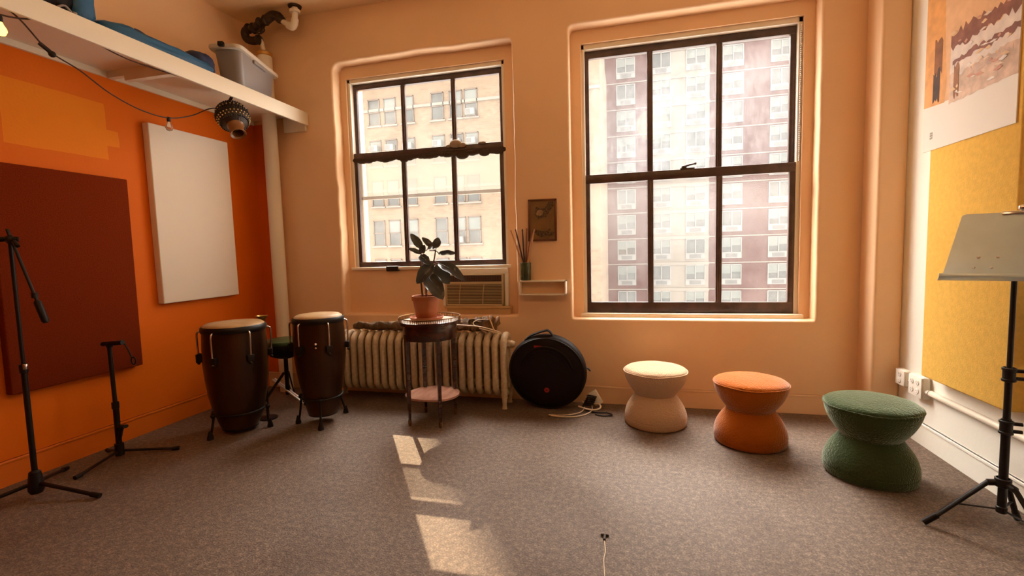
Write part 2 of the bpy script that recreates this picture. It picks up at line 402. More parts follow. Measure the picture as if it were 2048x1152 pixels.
# back wall with two recessed openings
def rect_loop(x0, x1, z0, z1, n=80):
    out = []
    for i in range(n): out.append((x0 + (x1 - x0) * i / n, z0))
    for i in range(n): out.append((x1, z0 + (z1 - z0) * i / n))
    for i in range(n): out.append((x1 - (x1 - x0) * i / n, z1))
    for i in range(n): out.append((x0, z1 - (z1 - z0) * i / n))
    return out
def round_loop(pts, x0, x1, z0, z1, R, wob=0, seed=0):
    """R = corner radii (bottom left, bottom right, top right, top left)"""
    cs = [(x0 + R[0], z0 + R[0], -1, -1, R[0]), (x1 - R[1], z0 + R[1], 1, -1, R[1]), (x1 - R[2], z1 - R[2], 1, 1, R[2]), (x0 + R[3], z1 - R[3], -1, 1, R[3])]
    out = []
    for (x, z) in pts:
        for cx, cz, sx, sz, r in cs:
            if r > 0 and (x - cx) * sx > 0 and (z - cz) * sz > 0:
                v = Vector((x - cx, z - cz)).normalized() * r; x, z = cx + v.x, cz + v.y
        if wob:
            w = wob * (noise.noise(Vector((x * 3.1 + seed, z * 3.1, seed))) + 0.5 * noise.noise(Vector((x * 9 + seed, z * 9, 3))))
            d = Vector((x - (x0 + x1) / 2, z - (z0 + z1) / 2)).normalized()
            edge = min(1.0, max(0.0, (z - z0) / 0.25))
            x += d.x * w * edge; z += d.y * w * edge
        out.append((x, z))
    return out

W1 = dict(outer=(-2.665, -0.942, 0.750, 3.10), hole=(-2.605, -1.045, 1.183, 2.985), R=(0.012, 0.02, 0.03, 0.085), wob=0.012)
W2 = dict(outer=(-0.462, 1.372, 0.724, 3.135), hole=(-0.375, 1.300, 0.745, 3.025), R=(0.012, 0.012, 0.02, 0.04), wob=0.004)
bm = BM()
outer = [bm.verts.new((x, YB, z)) for x, z in ((XL, 0), (XR, 0), (XR, ZC), (XL, ZC))]
edges = [bm.edges.new((outer[i], outer[(i + 1) % 4])) for i in range(4)]
for k, w in enumerate((W1, W2)):
    x0, x1, z0, z1 = w['outer']; hx0, hx1, hz0, hz1 = w['hole']
    base = rect_loop(x0, x1, z0, z1)
    rb = 0.022
    loops = []
    for q in range(6):
        a = q / 5 * PI / 2
        g = rb * (1 - math.sin(a)); dy = rb * (1 - math.cos(a))
        L_ = rect_loop(x0 - g, x1 + g, z0 - g, z1 + g)
        L_ = round_loop(L_, x0 - g, x1 + g, z0 - g, z1 + g, [r + g for r in w['R']], w['wob'], 5 * k)
        loops.append([(x, YB + dy, z) for x, z in L_])
    loops.append([(x, YREC, z) for x, z in round_loop(base, x0, x1, z0, z1, w['R'], w['wob'] * 0.7, 5 * k)])
    inner = rect_loop(hx0, hx1, hz0, hz1)
    loops.append([(x, YREC, z) for x, z in inner])
    loops.append([(x, 4.38, z) for x, z in inner])
    V = [[bm.verts.new(p) for p in lp] for lp in loops]
    n = len(base)
    for A, B in zip(V, V[1:]):
        for i in range(n): bm.faces.new((A[i], A[(i + 1) % n], B[(i + 1) % n], B[i]))
    edges += [bm.edges.get((V[0][i], V[0][(i + 1) % n])) for i in range(n)]
bmesh.ops.triangle_fill(bm, use_beauty=True, use_dissolve=False, edges=edges)
struct(obj('wall_back', bm, 'peach_back', None, 35), 'cream plastered window wall, peach shade coloured in, with two recesses')

# pilaster in the right corner
bm = BM(); box(bm, 1.655, XR, 3.745, YB, 0, ZC, 0.02, 3); struct(obj('trim_1', bm, 'peach', None, 40), 'boxed cream corner column with peach shade coloured in')
# baseboards
def baseboard(name, a, m, axis):
    bm = BM(); box(bm, *a)
    z1 = a[5]
    if axis == 'x': box(bm, a[0], a[1], a[2] - 0.006, a[3], z1 - 0.018, z1, 0.004, 2)
    else:
        s = 0.006
        if m == 'orangebase': box(bm, a[0], a[1] + s, a[2], a[3], z1 - 0.018, z1, 0.004, 2)
        else: box(bm, a[0] - s, a[1], a[2], a[3], z1 - 0.018, z1, 0.004, 2)
    return struct(obj(name, bm, m, None, 40))
baseboard('baseboard_back', (XL, 1.655, YB - .014, YB, 0, .152), 'peach', 'x')['label'] = 'cream skirting under the windows, peach shade coloured in'
baseboard('baseboard_left', (XL, XL + .014, YF, YB, 0, .152), 'orangebase', 'y')['label'] = 'orange skirting along the left wall'
baseboard('baseboard_right', (XR - .014, XR, YF, 3.745, 0, .145), 'cream', 'y')['label'] = 'cream skirting along the right wall'

# ------------------------------------------------------------------ windows
def sash_bm(x0, x1, z0, z1, y0, y1, st, tp, bt, mun, mw):
    bm = BM(); b = 0.004
    box(bm, x0, x0 + st, y0, y1, z0, z1, b); box(bm, x1 - st, x1, y0, y1, z0, z1, b)
    box(bm, x0, x1, y0 - .002, y1 + .002, z1 - tp, z1, b); box(bm, x0, x1, y0 - .002, y1 + .002, z0, z0 + bt, b)
    for mx in mun:
        box(bm, mx - mw / 2, mx + mw / 2, y0 + .004, y1 - .004, z0 + bt, z1 - tp, b)
        box(bm, mx - mw / 5, mx + mw / 5, y0 - .004, y0 + .008, z0 + bt, z1 - tp, 0.002)
    return bm
def pane_bm(x0, x1, z0, z1, y):
    bm = BM(); box(bm, x0, x1, y, y + 0.0001, z0, z1)
    bmesh.ops.delete(bm, geom=[f for f in bm.faces if abs(f.normal.y) < .5 or f.calc_center_median().y > y + .00005], context='FACES')
    return bm
def window(name, label, loc):
    o = bpy.data.objects.new(name, None); COL.objects.link(o); o.location = loc; return struct(o, label)

# window 2 (large, right)
w2 = window('window_2', 'large right window with dark six pane sashes over a red brick tower', (0.46, 4.14, 0.745))
X0, X1 = -0.362, 1.275
bm = BM()
for a in ((-.375, X0 + .012, 4.115, 4.20, .745, 3.025), (X1 - .005, 1.300, 4.115, 4.20, .745, 3.025)): box(bm, *a, bev=.003)
box(bm, -.375, 1.300, 4.115, 4.20, 2.985, 3.025, .003)
obj('frame', bm, 'whitepaint', w2, label='cream inner window stop')
bm = BM(); box(bm, -.40, 1.325, 4.055, 4.20, .722, .757, .006); obj('sill', bm, 'whitepaint', w2, label='cream sill')
mun = (0.185, 0.720)
us = obj('upper_sash', sash_bm(X0, X1, 1.885, 2.985, 4.165, 4.20, .045, .060, .05, mun, .046), 'framepaint', w2)
ls = obj('lower_sash', sash_bm(X0, X1, .757, 1.945, 4.122, 4.158, .047, .075, .092, mun, .048), 'framepaint', w2)
obj('upper_glass', pane_bm(X0 + .03, X1 - .03, 1.91, 2.95, 4.182), 'glass_up', us, 0)
obj('lower_glass', pane_bm(X0 + .03, X1 - .03, .82, 1.90, 4.140), 'glass_lo', ls, 0)
bm = BM()
box(bm, .42, .53, 4.112, 4.15, 1.944, 1.953, .002); ball(bm, (.45, 4.13, 1.963), .016, (1.4, 1, .9)); tube(bm, [(.45, 4.13, 1.966), (.49, 4.118, 1.975), (.53, 4.115, 1.982)], [.009, .008, .006], 8)
ball(bm, (.535, 4.115, 1.983), .011)
obj('sash_lock', bm, 'framepaint', ls)
bm = BM(); box(bm, .75, .80, 4.110, 4.124, .785, .80, .002); box(bm, .755, .76, 4.108, 4.112, .78, .81); box(bm, .83, .835, 4.108, 4.112, .785, .815); obj('sash_lift', bm, 'framepaint', ls)
bm = BM(); z = 2.96
while z > 1.95:
    ball(bm, (1.287, 4.108, z), .0065, n=6); z -= .0155
obj('sash_chain', bm, 'chrome', w2, label='beaded metal sash chain')

# window 1 (smaller, left)
w1 = window('window_1', 'smaller left window with dark six pane sashes and sealing foam, above the air conditioner', (-1.83, 4.14, 1.19))
X0, X1 = -2.585, -1.068
bm = BM()
for a in ((-2.605, X0 + .01, 4.11, 4.20, 1.183, 2.985), (X1 - .005, -1.045, 4.11, 4.20, 1.183, 2.985)): box(bm, *a, bev=.003)
box(bm, -2.605, -1.045, 4.11, 4.20, 2.95, 2.985, .003)
obj('frame', bm, 'whitepaint', w1, label='cream inner window stop')
bm = BM(); box(bm, -2.63, -1.02, 4.062, 4.20, 1.165, 1.192, .005); obj('sill', bm, 'whitepaint', w1, label='thin cream sill')
mun = (-2.058, -1.553)
us = obj('upper_sash', sash_bm(X0, X1, 2.235, 2.952, 4.165, 4.20, .042, .052, .05, mun, .042), 'framepaint', w1)
ls = obj('lower_sash', sash_bm(X0, X1, 1.190, 2.292, 4.122, 4.158, .045, .062, .052, mun, .045), 'framepaint', w1)
obj('upper_glass', pane_bm(X0 + .03, X1 - .03, 2.25, 2.92, 4.182), 'glass_w1', us, 0)
obj('lower_glass', pane_bm(X0 + .03, X1 - .03, 1.22, 2.26, 4.140), 'glass_w1', ls, 0)
bm = BM(); box(bm, X0, X1, 4.225, 4.25, 1.858, 1.892, .004); box(bm, X0, X0 + .02, 4.225, 4.25, 1.19, 2.3); obj('storm_sash', bm, 'storm_bar', w1, label='grey storm sash bar')
obj('storm_glass', pane_bm(X0 + .01, X1 - .01, 1.88, 2.25, 4.24), 'glass_storm', w1, 0, 'milky storm pane')
bm = BM()
for i in range(60):
    x = -2.56 + 1.47 * i / 59 + rnd.uniform(-.01, .01)
    sag = .012 + .022 * abs(math.sin(i * .36)) * rnd.uniform(.6, 1)
    ball(bm, (x, 4.118, 2.232 - sag * .5), .014 + sag * .55, (1.5, .6, 1), 6)
for x, zz, r in ((-2.04, 2.205, .032), (-1.46, 2.20, .04), (-1.25, 2.205, .034), (-1.13, 2.21, .03)): ball(bm, (x, 4.115, zz), r, (1.6, .6, 1), 8)
obj('sealing_foam', bm, 'foam', w1, 60, 'dark lumpy sealing foam')
bm = BM(); ball(bm, (-1.52, 4.105, 2.30), .045, (1.35, .7, .85), 10); ball(bm, (-1.46, 4.105, 2.285), .028, (1.5, .7, .8), 8); ball(bm, (-1.585, 4.108, 2.285), .022, (1.5, .7, .7), 8)
ball(bm, (-1.27, 4.108, 2.292), .016, (2.4, .7, .7), 8)
obj('sealing_foam', bm, 'foam2', w1, 60, 'pale lump of foam')
bm = BM(); box(bm, -2.25, -2.125, 4.05, 4.115, 1.150, 1.200, .008); obj('sash_lift', bm, 'blackplastic', w1, label='black lift block')

# ------------------------------------------------------------------ outside: two buildings
def facade_window(w, h, triple=False):
    bm = BM()
    box(bm, -w / 2, w / 2, -.04, .10, 0, h, mi=1)                       # recess backing
    f = .09
    for a in ((-w / 2, -w / 2 + f), (w / 2 - f, w / 2), (-f / 2, f / 2)): box(bm, a[0], a[1], -.08, .02, 0, h)
    for z in (0, h * .36, h - f): box(bm, -w / 2, w / 2, -.08, .02, z, z + f)
    return bm

# beige brick building opposite window 1
BY = 36.0
bld = thing('brick_building', 'pale beige brick building with rows of dark sash windows, seen through the left window', 'building', (-14, BY, -8))
bm = BM(); box(bm, -34, -1.95, BY, BY + 12, -8, 17.6); box(bm, -34.2, -1.8, BY - .35, BY, 16.2, 17.8, .05)
obj('wall', bm, 'bb', bld, 0)
bm = BM(); box(bm, -24.0, -19.3, BY + .5, BY + 5, 17.6, 52); obj('sun_blocker', bm, 'bb', bld, 0, 'unseen brick block added on the roof to block the sun')  # unseen block, added so the sun only reaches the left pane
bm = BM()
for zz in (-2.9, 13.2, 6.6): box(bm, -34, -1.95, BY - .10, BY, zz, zz + .22)
obj('string_course', bm, 'stonetrim', bld, 0)
def sash_window():
    bm = BM(); w, h = 1.08, 2.15
    box(bm, -w / 2, w / 2, -.02, .05, 0, h, mi=1)
    for a in ((-w / 2, -w / 2 + .08), (w / 2 - .08, w / 2)): box(bm, a[0], a[1], -.10, .03, 0, h)
    for z in (0, h * .5 - .04, h - .08): box(bm, -w / 2, w / 2, -.10, .03, z, z + .08)
    box(bm, -w / 2 - .12, w / 2 + .12, -.16, .02, -.12, 0, mi=2)
    return bm
proto = None; acp = None
cols = [-31.9, -30.4, -28.4, -26.6, -25.2, -23.2, -20.40, -18.96, -17.35, -14.76, -13.2, -11.93, -8.9, -7.5, -5.6, -3.9]
for ri, zb in enumerate((12.05, 8.72, 5.42, 2.12, -1.15, -4.4)):
    for ci, cx in enumerate(cols):
        if proto is None:
            proto = obj('window', sash_window(), ['sashbrown', 'winglass', 'stonetrim'], bld, 0, local=True)
            o = proto
            bm = BM(); box(bm, -.46, .46, -.02, .0, 1.12, 2.05); sh = obj('shade', bm, 'blind', proto, 0, local=True); sh.location = (0, -.05, 0)
        else:
            o = proto.copy(); COL.objects.link(o); o.parent = bld
            if (ri * 7 + ci * 5) % 3 != 0:
                c = sh.copy(); COL.objects.link(c); c.parent = o
        o.location = (cx + 14, 0, zb + 8)
        if (ri == 1 and ci in (6, 7, 8, 9, 10, 11, 13)) or (ri + ci * 3) % 11 == 0:
            if acp is None:
                bm = BM(); box(bm, -.38, .38, -.42, .0, 0, .48, .03); box(bm, -.33, .05, -.44, -.42, .06, .42, mi=1)
                acp = a = obj('air_conditioner', bm, ['winframe', 'louver'], o, 0, local=True)
            else:
                a = acp.copy(); COL.objects.link(a); a.parent = o
            a.location = (0, -.08, 1.2 if ri == 1 else .08)

# red and cream apartment tower opposite window 2
TY = 52.0
tow = thing('apartment_tower', 'red brick apartment tower with a cream central bay, seen through the right window', 'building', (5, TY, -12))
TOP = 25.5
bm = BM(); box(bm, -2.6, 2.20, TY, TY + 10, -12, TOP); box(bm, 8.05, 30, TY, TY + 10, -12, TOP)
box(bm, -12, -2.6, TY + 6, TY + 12, -12, TOP); obj('wall', bm, 'rb', tow, 0)
bm = BM(); box(bm, 2.20, 8.05, TY - .25, TY + 9, -12, TOP); obj('central_bay', bm, 'bandstone', tow, 0, 'cream central bay')
bm = BM()
for k in range(13):
    zz = -8.2 + 2.715 * k
    box(bm, 2.15, 8.1, TY - .33, TY - .2, zz + 2.28, zz + 2.60); box(bm, -2.6, 30, TY - .05, TY, zz + 2.42, zz + 2.52)
obj('floor_band', bm, 'stonetrim', tow, 0)
bm = BM(); tube(bm, [(-2.4, TY - .2, -12), (-2.4, TY - .2, TOP)], .14, 10); obj('drain_pipe', bm, 'stonetrim', tow)
tp = None
for k in range(13):
    zz = -8.2 + 2.715 * k
    for ci, (cx, wd) in enumerate(((-.13, 0), (3.4, 1), (6.76, 1), (10.26, 0), (14.6, 0), (18.2, 0))):
        if tp is None:
            w, h = 1.92, 2.10
            bm = BM(); box(bm, -w / 2, w / 2, -.02, .05, 0, h, mi=1)
            for a in ((-w / 2, -w / 2 + .09), (w / 2 - .09, w / 2), (-.05, .05)): box(bm, a[0], a[1], -.10, .03, .55, h)
            for z in (.52, h - .09): box(bm, -w / 2, w / 2, -.10, .03, z, z + .09)
            box(bm, -w / 2, w / 2, -.07, .02, 0, .52); box(bm, -.55, .55, -.10, -.05, .08, .44, mi=2)
            tp = o = obj('window', bm, ['winframe', 'winglass', 'louver'], tow, 0, local=True)
            bm = BM(); box(bm, -.86, -.06, -.06, -.03, 1.15, 2.0); box(bm, .06, .86, -.06, -.03, 1.3, 2.0)
            tb = obj('blind', bm, 'blind', o, 0, local=True)
        else:
            o = tp.copy(); COL.objects.link(o); o.parent = tow
            if (k * 5 + ci * 3) % 4 != 1:
                b2 = tb.copy(); COL.objects.link(b2); b2.parent = o
        o.location = (cx - 5, (-.25 if wd else 0), zz + .2 + 12)

# ------------------------------------------------------------------ wall shelf high on the left
sh_ = thing('wall_shelf', 'long cream painted wooden shelf high on the orange wall', 'shelf', (-3.26, 1.2, 2.56))
Y0, Y1 = -1.2, YB
bm = BM(); box(bm, XL, -2.965, Y0, Y1 - .002, 2.645, 2.663); obj('plank', bm, 'shelfpaint', sh_, 0)
bm = BM(); box(bm, -2.965, -2.945, Y0, Y1 - .002, 2.553, 2.672, .003); obj('fascia', bm, 'shelfpaint', sh_)
bm = BM(); box(bm, XL, XL + .02, Y0, Y1 - .002, 2.607, 2.645); obj('ledger', bm, 'shelfpaint', sh_, 0)
bm = BM(); box(bm, XL + .02, -2.965, 2.62, 2.66, 2.600, 2.645)
v = [bm.verts.new(p) for p in ((XL + .02, 2.64, 2.607), (-2.965, 2.64, 2.56), (-2.965, 2.66, 2.56), (XL + .02, 2.66, 2.607))]
box(bm, -3.40, -2.965, 2.62, 2.66, 2.565, 2.60)
bm.verts.ensure_lookup_table()
for q in v: bm.verts.remove(q)
obj('joist', bm, 'shelfpaint', sh_, 0)
bm = BM(); box(bm, -3.20, -2.965, Y1 - .03, Y1 - .002, 2.50, 2.645, .003); obj('end_cleat', bm, 'shelfpaint', sh_)

# things on the shelf
t = thing('storage_tub', 'grey plastic storage tub at the window end of the shelf', 'tub', (-3.115, 3.425, 2.6635))
A = Matrix.Rotation(math.radians(16), 4, 'Z')
def tubring(hx, hy, z, rr=.05, n=6):
    out = []
    for sx, sy, a0 in ((1, 1, 0), (-1, 1, 90), (-1, -1, 180), (1, -1, 270)):
        for i in range(n):
            a = math.radians(a0 + 90 * i / (n - 1))
            out.append(Vector((sx * (hx - rr) + rr * math.cos(a), sy * (hy - rr) + rr * math.sin(a), z)))
    return out
def loft(bm, rings, cap=True, mtx=None, mi=0):
    R_ = [[bm.verts.new(mtx @ p if mtx else p) for p in r] for r in rings]
    n = len(R_[0])
    for a, b in zip(R_, R_[1:]):
        for i in range(n): bm.faces.new((a[i], a[(i + 1) % n], b[(i + 1) % n], b[i])).material_index = mi
    if cap: bm.faces.new(R_[0]).material_index = mi
    return R_
bm = BM(); loft(bm, [tubring(.075, .245, .0), tubring(.085, .26, .02), tubring(.105, .305, .29), tubring(.10, .30, .29), tubring(.08, .255, .02)], True, A); obj('body', bm, 'tub', t, 50, local=True)
bm = BM(); loft(bm, [tubring(.102, .302, .27), tubring(.125, .335, .272), tubring(.13, .34, .283), tubring(.128, .338, .30), tubring(.102, .302, .30), tubring(.102, .302, .27)], False, A); obj('rim', bm, 'tubrim', t, 50, local=True)
bm = BM(); box(bm, .095, .122, -.10, .10, .245, .27, .006, mtx=A); obj('handle', bm, 'tub', t, local=True)
bm = BM(); box(bm, -.03, .015, -.365, -.335, .275, .31, .008, mtx=A); obj('handle', bm, 'blackplastic', t, local=True, label='black latch')

def softbox(bm, x0, x1, y0, y1, z0, z1, n=14, amp=.02, seed=0, p=6, mi=0):
    """puffy box: superellipsoid with lumps"""
    g = bmesh.ops.create_uvsphere(bm, u_segments=n * 2, v_segments=n, radius=1)
    for v in g['verts']:
        d = v.co.normalized()
        k = (abs(d.x) ** p + abs(d.y) ** p + abs(d.z) ** p) ** (-1 / p)
        q = d * k
        w = noise.noise(Vector((q.x * 2.3 + seed, q.y * 5.3, q.z * 3 + seed))) * amp
        v.co = Vector(((x0 + x1) / 2 + q.x * (x1 - x0) / 2, (y0 + y1) / 2 + q.y * (y1 - y0) / 2, (z0 + z1) / 2 + q.z * (z1 - z0) / 2)) + d * w
        v.co.z = max(v.co.z, z0)
    for f in bm.faces: pass
    return bm
t = thing('long_bag', 'long flat blue bag lying along the front of the shelf', 'bag', (-3.1, 2.4, 2.664))
bm = BM(); softbox(bm, -3.26, -2.985, 2.22, 3.02, 2.666, 2.765, 16, .018, 2, 5); obj('body', bm, 'blue', t, 60)
bm = BM(); softbox(bm, -3.24, -3.02, 2.86, 3.04, 2.666, 2.84, 12, .015, 8, 4); obj('end_flap', bm, 'navy', t, 60, 'navy end flap')
bm = BM(); tube(bm, smooth_path([(-3.02, 2.42, 2.755), (-3.08, 2.5, 2.785), (-3.12, 2.62, 2.785), (-3.1, 2.72, 2.765)]), .010, 8, sx=2); obj('strap', bm, 'navy', t)
t = thing('gear_bag', 'black gear bag with blue end panel standing on the shelf at the left edge', 'bag', (-3.15, 1.75, 2.664))
bm = BM(); softbox(bm, -3.34, -2.99, 1.2, 2.12, 2.666, 3.10, 14, .02, 4, 7); obj('body', bm, 'bag', t, 60)
bm = BM(); softbox(bm, -3.30, -3.0, 2.07, 2.20, 2.668, 3.07, 12, .02, 6, 5); obj('end_panel', bm, 'blue', t, 60, 'blue end panel')
bm = BM(); tube(bm, smooth_path([(-2.995, 1.98, 2.69), (-2.985, 2.01, 2.71), (-2.985, 2.04, 2.69)]), .006, 8); box(bm, -2.992, -2.982, 2.05, 2.07, 2.68, 2.70, .003); obj('buckle', bm, 'tub', t, label='grey buckle')

# riser pipe and heating valve pipework
t = thing('riser_pipe', 'cream painted vertical pipe in the corner beside the left window', 'pipe', (-3.28, 3.85, 0))
bm = BM(); tube(bm, [(-3.275, 3.85, 0), (-3.285, 3.85, 2.62), (-3.29, 3.85, 3.19)], .062, 28); obj('pipe', bm, 'whitepaint', t)
bm = BM(); lathe(bm, [(.062, 0), (.07, .005), (.07, .03), (.05, .045), (.025, .05), (0, .05)], 28, (-3.29, 3.85, 3.185)); obj('collar', bm, 'brass', t, label='brass collar')
t = thing('valve_pipework', 'dark iron valve fittings and white elbow hanging under the ceiling in the corner', 'pipe', (-3.2, 3.8, 3.24))
bm = BM(); tube(bm, [(-3.29, 3.84, 3.235), (-3.285, 3.82, 3.30), (-3.29, 3.80, 3.325)], .020, 14); obj('nipple', bm, 'whitepaint', t, label='white pipe nipple')
bm = BM(); tube(bm, smooth_path([(-3.28, 3.80, 3.325), (-3.36, 3.8, 3.318), (-3.425, 3.795, 3.345), (-3.435, 3.79, 3.40), (-3.39, 3.785, 3.425)]), .036, 16)
for p in ((-3.30, 3.80, 3.32), (-3.39, 3.785, 3.425)): ball(bm, p, .044, (.7, 1, 1), 10)
obj('elbow', bm, 'iron', t)
bm = BM(); tube(bm, [(-3.39, 3.785, 3.42), (-3.32, 3.785, 3.425), (-3.25, 3.785, 3.45), (-3.18, 3.785, 3.475)], [.03, .036, .036, .032], 16)
for p, r in (((-3.335, 3.785, 3.42), .048), ((-3.26, 3.785, 3.452), .052), ((-3.20, 3.785, 3.472), .046)): ball(bm, p, r, (.55, 1, 1), 12)
obj('valve_body', bm, 'iron', t)
bm = BM(); tube(bm, [(-3.25, 3.785, 3.44), (-3.225, 3.75, 3.37)], .010, 10); lathe(bm, [(.008, -.008), (.018, -.006), (.018, .006), (0, .01)], 14, (-3.222, 3.745, 3.362), Matrix.Rotation(math.radians(60), 3, 'X'))
W = Matrix.Rotation(math.radians(60), 3, 'X')
tube(bm, [Vector((-3.222, 3.745, 3.362)) + W @ Vector((.034 * math.cos(a * PI / 10), .034 * math.sin(a * PI / 10), 0)) for a in range(20)], .007, 8, True)
for a in range(4): tube(bm, [Vector((-3.222, 3.745, 3.362)), Vector((-3.222, 3.745, 3.362)) + W @ Vector((.034 * math.cos(a * PI / 2), .034 * math.sin(a * PI / 2), 0))], .005, 6)
obj('hand_wheel', bm, 'iron', t)
bm = BM(); tube(bm, smooth_path([(-3.19, 3.785, 3.475), (-3.13, 3.79, 3.505), (-3.07, 3.79, 3.49), (-3.05, 3.795, 3.46)]), .040, 16); ball(bm, (-3.05, 3.795, 3.462), .046, (1, 1, .7), 10); obj('elbow', bm, 'iron', t)
bm = BM(); tube(bm, [(-3.05, 3.795, 3.46), (-2.96, 3.8, 3.40)], .022, 14)
tube(bm, smooth_path([(-2.975, 3.8, 3.405), (-2.935, 3.8, 3.385), (-2.91, 3.8, 3.41), (-2.90, 3.8, 3.45)]), .032, 14); tube(bm, [(-2.902, 3.8, 3.44), (-2.895, 3.8, ZC - .004)], .026, 14)
lathe(bm, [(.027, 0), (.045, 0), (.045, .025), (.027, .03)], 18, (-2.897, 3.8, 3.50)); obj('ceiling_drop', bm, 'whitepaint', t, label='white drop pipe to the ceiling')
bm = BM(); lathe(bm, [(.0, ZC - .016), (.055, ZC - .014), (.06, ZC - .001), (0, ZC - .001)], 20, (-2.895, 3.8, 0)); obj('flange', bm, 'iron', t)

# string light under the shelf
t = thing('string_light', 'thin brown string light wire drooping below the shelf with small bulbs', 'string light', (-3.0, 1.7, 2.56))
main = smooth_path([(-2.985, 1.50, 2.56), (-2.99, 1.755, 2.572), (-3.05, 1.951, 2.462), (-3.08, 2.12, 2.418), (-3.10, 2.292, 2.345), (-3.13, 2.50, 2.306), (-3.15, 2.712, 2.312), (-3.185, 2.93, 2.39), (-3.225, 3.13, 2.50), (-3.25, 3.3, 2.555), (-3.2, 3.5, 2.60)], 10)
bm = BM(); tube(bm, main, .0042, 6); obj('wire', bm, 'wire', t)
bm = BM(); tube(bm, smooth_path([(-2.985, 1.3, 2.50), (-2.99, 1.72, 2.53), (-2.99, 1.89, 2.585)]), .0042, 6); obj('wire', bm, 'wire', t)
bm = BM(); tube(bm, smooth_path([(-2.975, 2.15, 2.565), (-2.985, 2.35, 2.548), (-2.975, 2.66, 2.560)]), .0036, 6); obj('wire', bm, 'wire', t)
def bulb(p, lit, k):
    p = Vector(p)
    bm = BM(); lathe(bm, [(0, .0), (.010, 0), (.012, -.01), (.012, -.03), (.009, -.034), (0, -.034)], 14, p); s = obj('socket', bm, 'blackplastic', t)
    bm = BM(); lathe(bm, [(.009, -.032), (.012, -.042), (.022, -.062), (.024, -.075), (.017, -.092), (0, -.099)], 18, p); obj('bulb', bm, 'bulblit' if lit else 'bulb', s, 60, 'lit amber bulb' if lit else 'clear unlit bulb')
bulb((-3.15, 2.712, 2.318), False, 0); bulb((-2.99, 1.722, 2.527), True, 1)
bm = BM(); q = Vector((-3.05, 1.951, 2.462)); tube(bm, [q + Vector((0, -.035, .02)), q, q + Vector((0, .028, -.02))], .011, 8); ball(bm, q + Vector((0, .02, -.016)), .017, n=8); obj('socket', bm, 'blackplastic', t, label='empty socket')

# beaded gourd rattle hanging under the shelf
cg = Vector((-3.062, 3.19, 2.435)); ax = Vector((.55, -.28, -1)).normalized()
Rg = ax.to_track_quat('Z', 'X').to_matrix()
t = thing('gourd_rattle', 'dark beaded gourd rattle hanging neck down under the shelf', 'rattle', cg)
prof = [(0, -.115), (.03, -.112), (.07, -.098), (.10, -.065), (.115, -.02), (.116, .015), (.105, .05), (.085, .075), (.06, .09)]
bm = BM(); lathe(bm, prof, 40, cg, Rg); obj('body', bm, 'gourd', t, 60)
bm = BM(); lathe(bm, [(.072, .080), (.056, .095), (.050, .13), (.053, .165), (.058, .172), (.056, .175), (.042, .165), (.038, .10), (0, .09)], 28, cg, Rg); obj('neck', bm, 'neck', t, 50, 'brown gourd neck')
bm = BM(); bm2 = BM()
for j in range(9):
    a = -.85 + j * .19
    rr = .121 * math.cos(a * .92); zz = math.sin(a) * .112 - .005
    gold = j in (3, 6, 7)
    n = max(10, int(rr * 2 * PI / (.026 if gold else .0165)))
    for i in range(n):
        th = 2 * PI * (i + .5 * (j % 2)) / n
        ball(bm if gold else bm2, cg + Rg @ Vector((rr * math.cos(th), rr * math.sin(th), zz)), .0055 if gold else .0066, n=4)
obj('bead_net', bm2, 'beaddark', t, 60, 'black bead net')['kind'] = 'stuff'; obj('bead_rows', bm, 'bead', t, 60, 'rows of gold beads')['kind'] = 'stuff'
bm = BM()
top = cg - ax * .115
for dx in (-.03, 0, .03): tube(bm, smooth_path([top + Vector((dx, 0, -.01)), top + Vector((dx * .4, 0, .03)), Vector((-3.03 + dx * .6, 3.2, 2.643))]), .004, 6)
tube(bm, smooth_path([top + Vector((.02, 0, .0)), top + Vector((.06, .01, .01)), top + Vector((.10, .03, -.005))]), .004, 6)
obj('cord', bm, 'beaddark', t)

# ------------------------------------------------------------------ acoustic panels
bm = BM(); box(bm, XL + .001, XL + .062, 2.862, 3.592, .972, 2.358, .008, 3); bmesh.ops.rotate(bm, verts=bm.verts, cent=(XL, 3.25, 1.67), matrix=Matrix.Rotation(math.radians(.5), 3, 'X'))
tag(obj('acoustic_panel', bm, 'fabric_white'), 'tall off white acoustic panel on the orange wall', 'acoustic panel', )
bm = BM(); box(bm, XL + .001, XL + .055, 1.905, 2.675, .535, 1.90, .008, 3)
tag(obj('acoustic_panel', bm, 'fabric_brown'), 'large rust brown acoustic panel on the orange wall behind the microphone stand', 'acoustic panel')
bm = BM(); box(bm, 1.732, XR - .001, 2.655, 3.325, .485, 2.9, .010, 3)
tag(obj('acoustic_panel', bm, 'fabric_yellow'), 'mustard yellow acoustic panel on the right wall behind the music stand', 'acoustic panel')

# ------------------------------------------------------------------ stands on the left
def ring_clamp(bm, c, r, h): lathe(bm, [(r * .8, -h / 2), (r, -h / 2 + .003), (r, h / 2 - .003), (r * .8, h / 2)], 16, c)
hx, hy = -3.22, 1.80
t = thing('microphone_stand', 'tall black tripod microphone stand with lowered boom at the left edge', 'microphone stand', (hx, hy, 0))
bm = BM(); tube(bm, [(hx, hy, .045), (hx, hy, .74)], .0135, 14); ring_clamp(bm, (hx, hy, .735), .019, .05); obj('lower_tube', bm, 'black', t)
bm = BM(); tube(bm, [(hx, hy, .70), (hx, hy, 1.44)], .0095, 12); obj('upper_tube', bm, 'black', t)
bm = BM(); ring_clamp(bm, (hx + .012, hy, .745), .012, .03); obj('clip', bm, 'chrome', t, label='chrome clamp collar')
bm = BM(); lathe(bm, [(.013, .16), (.026, .15), (.034, .09), (.036, .05), (.028, .03), (0, .03)], 20, (hx, hy, 0)); obj('hub', bm, 'black', t)
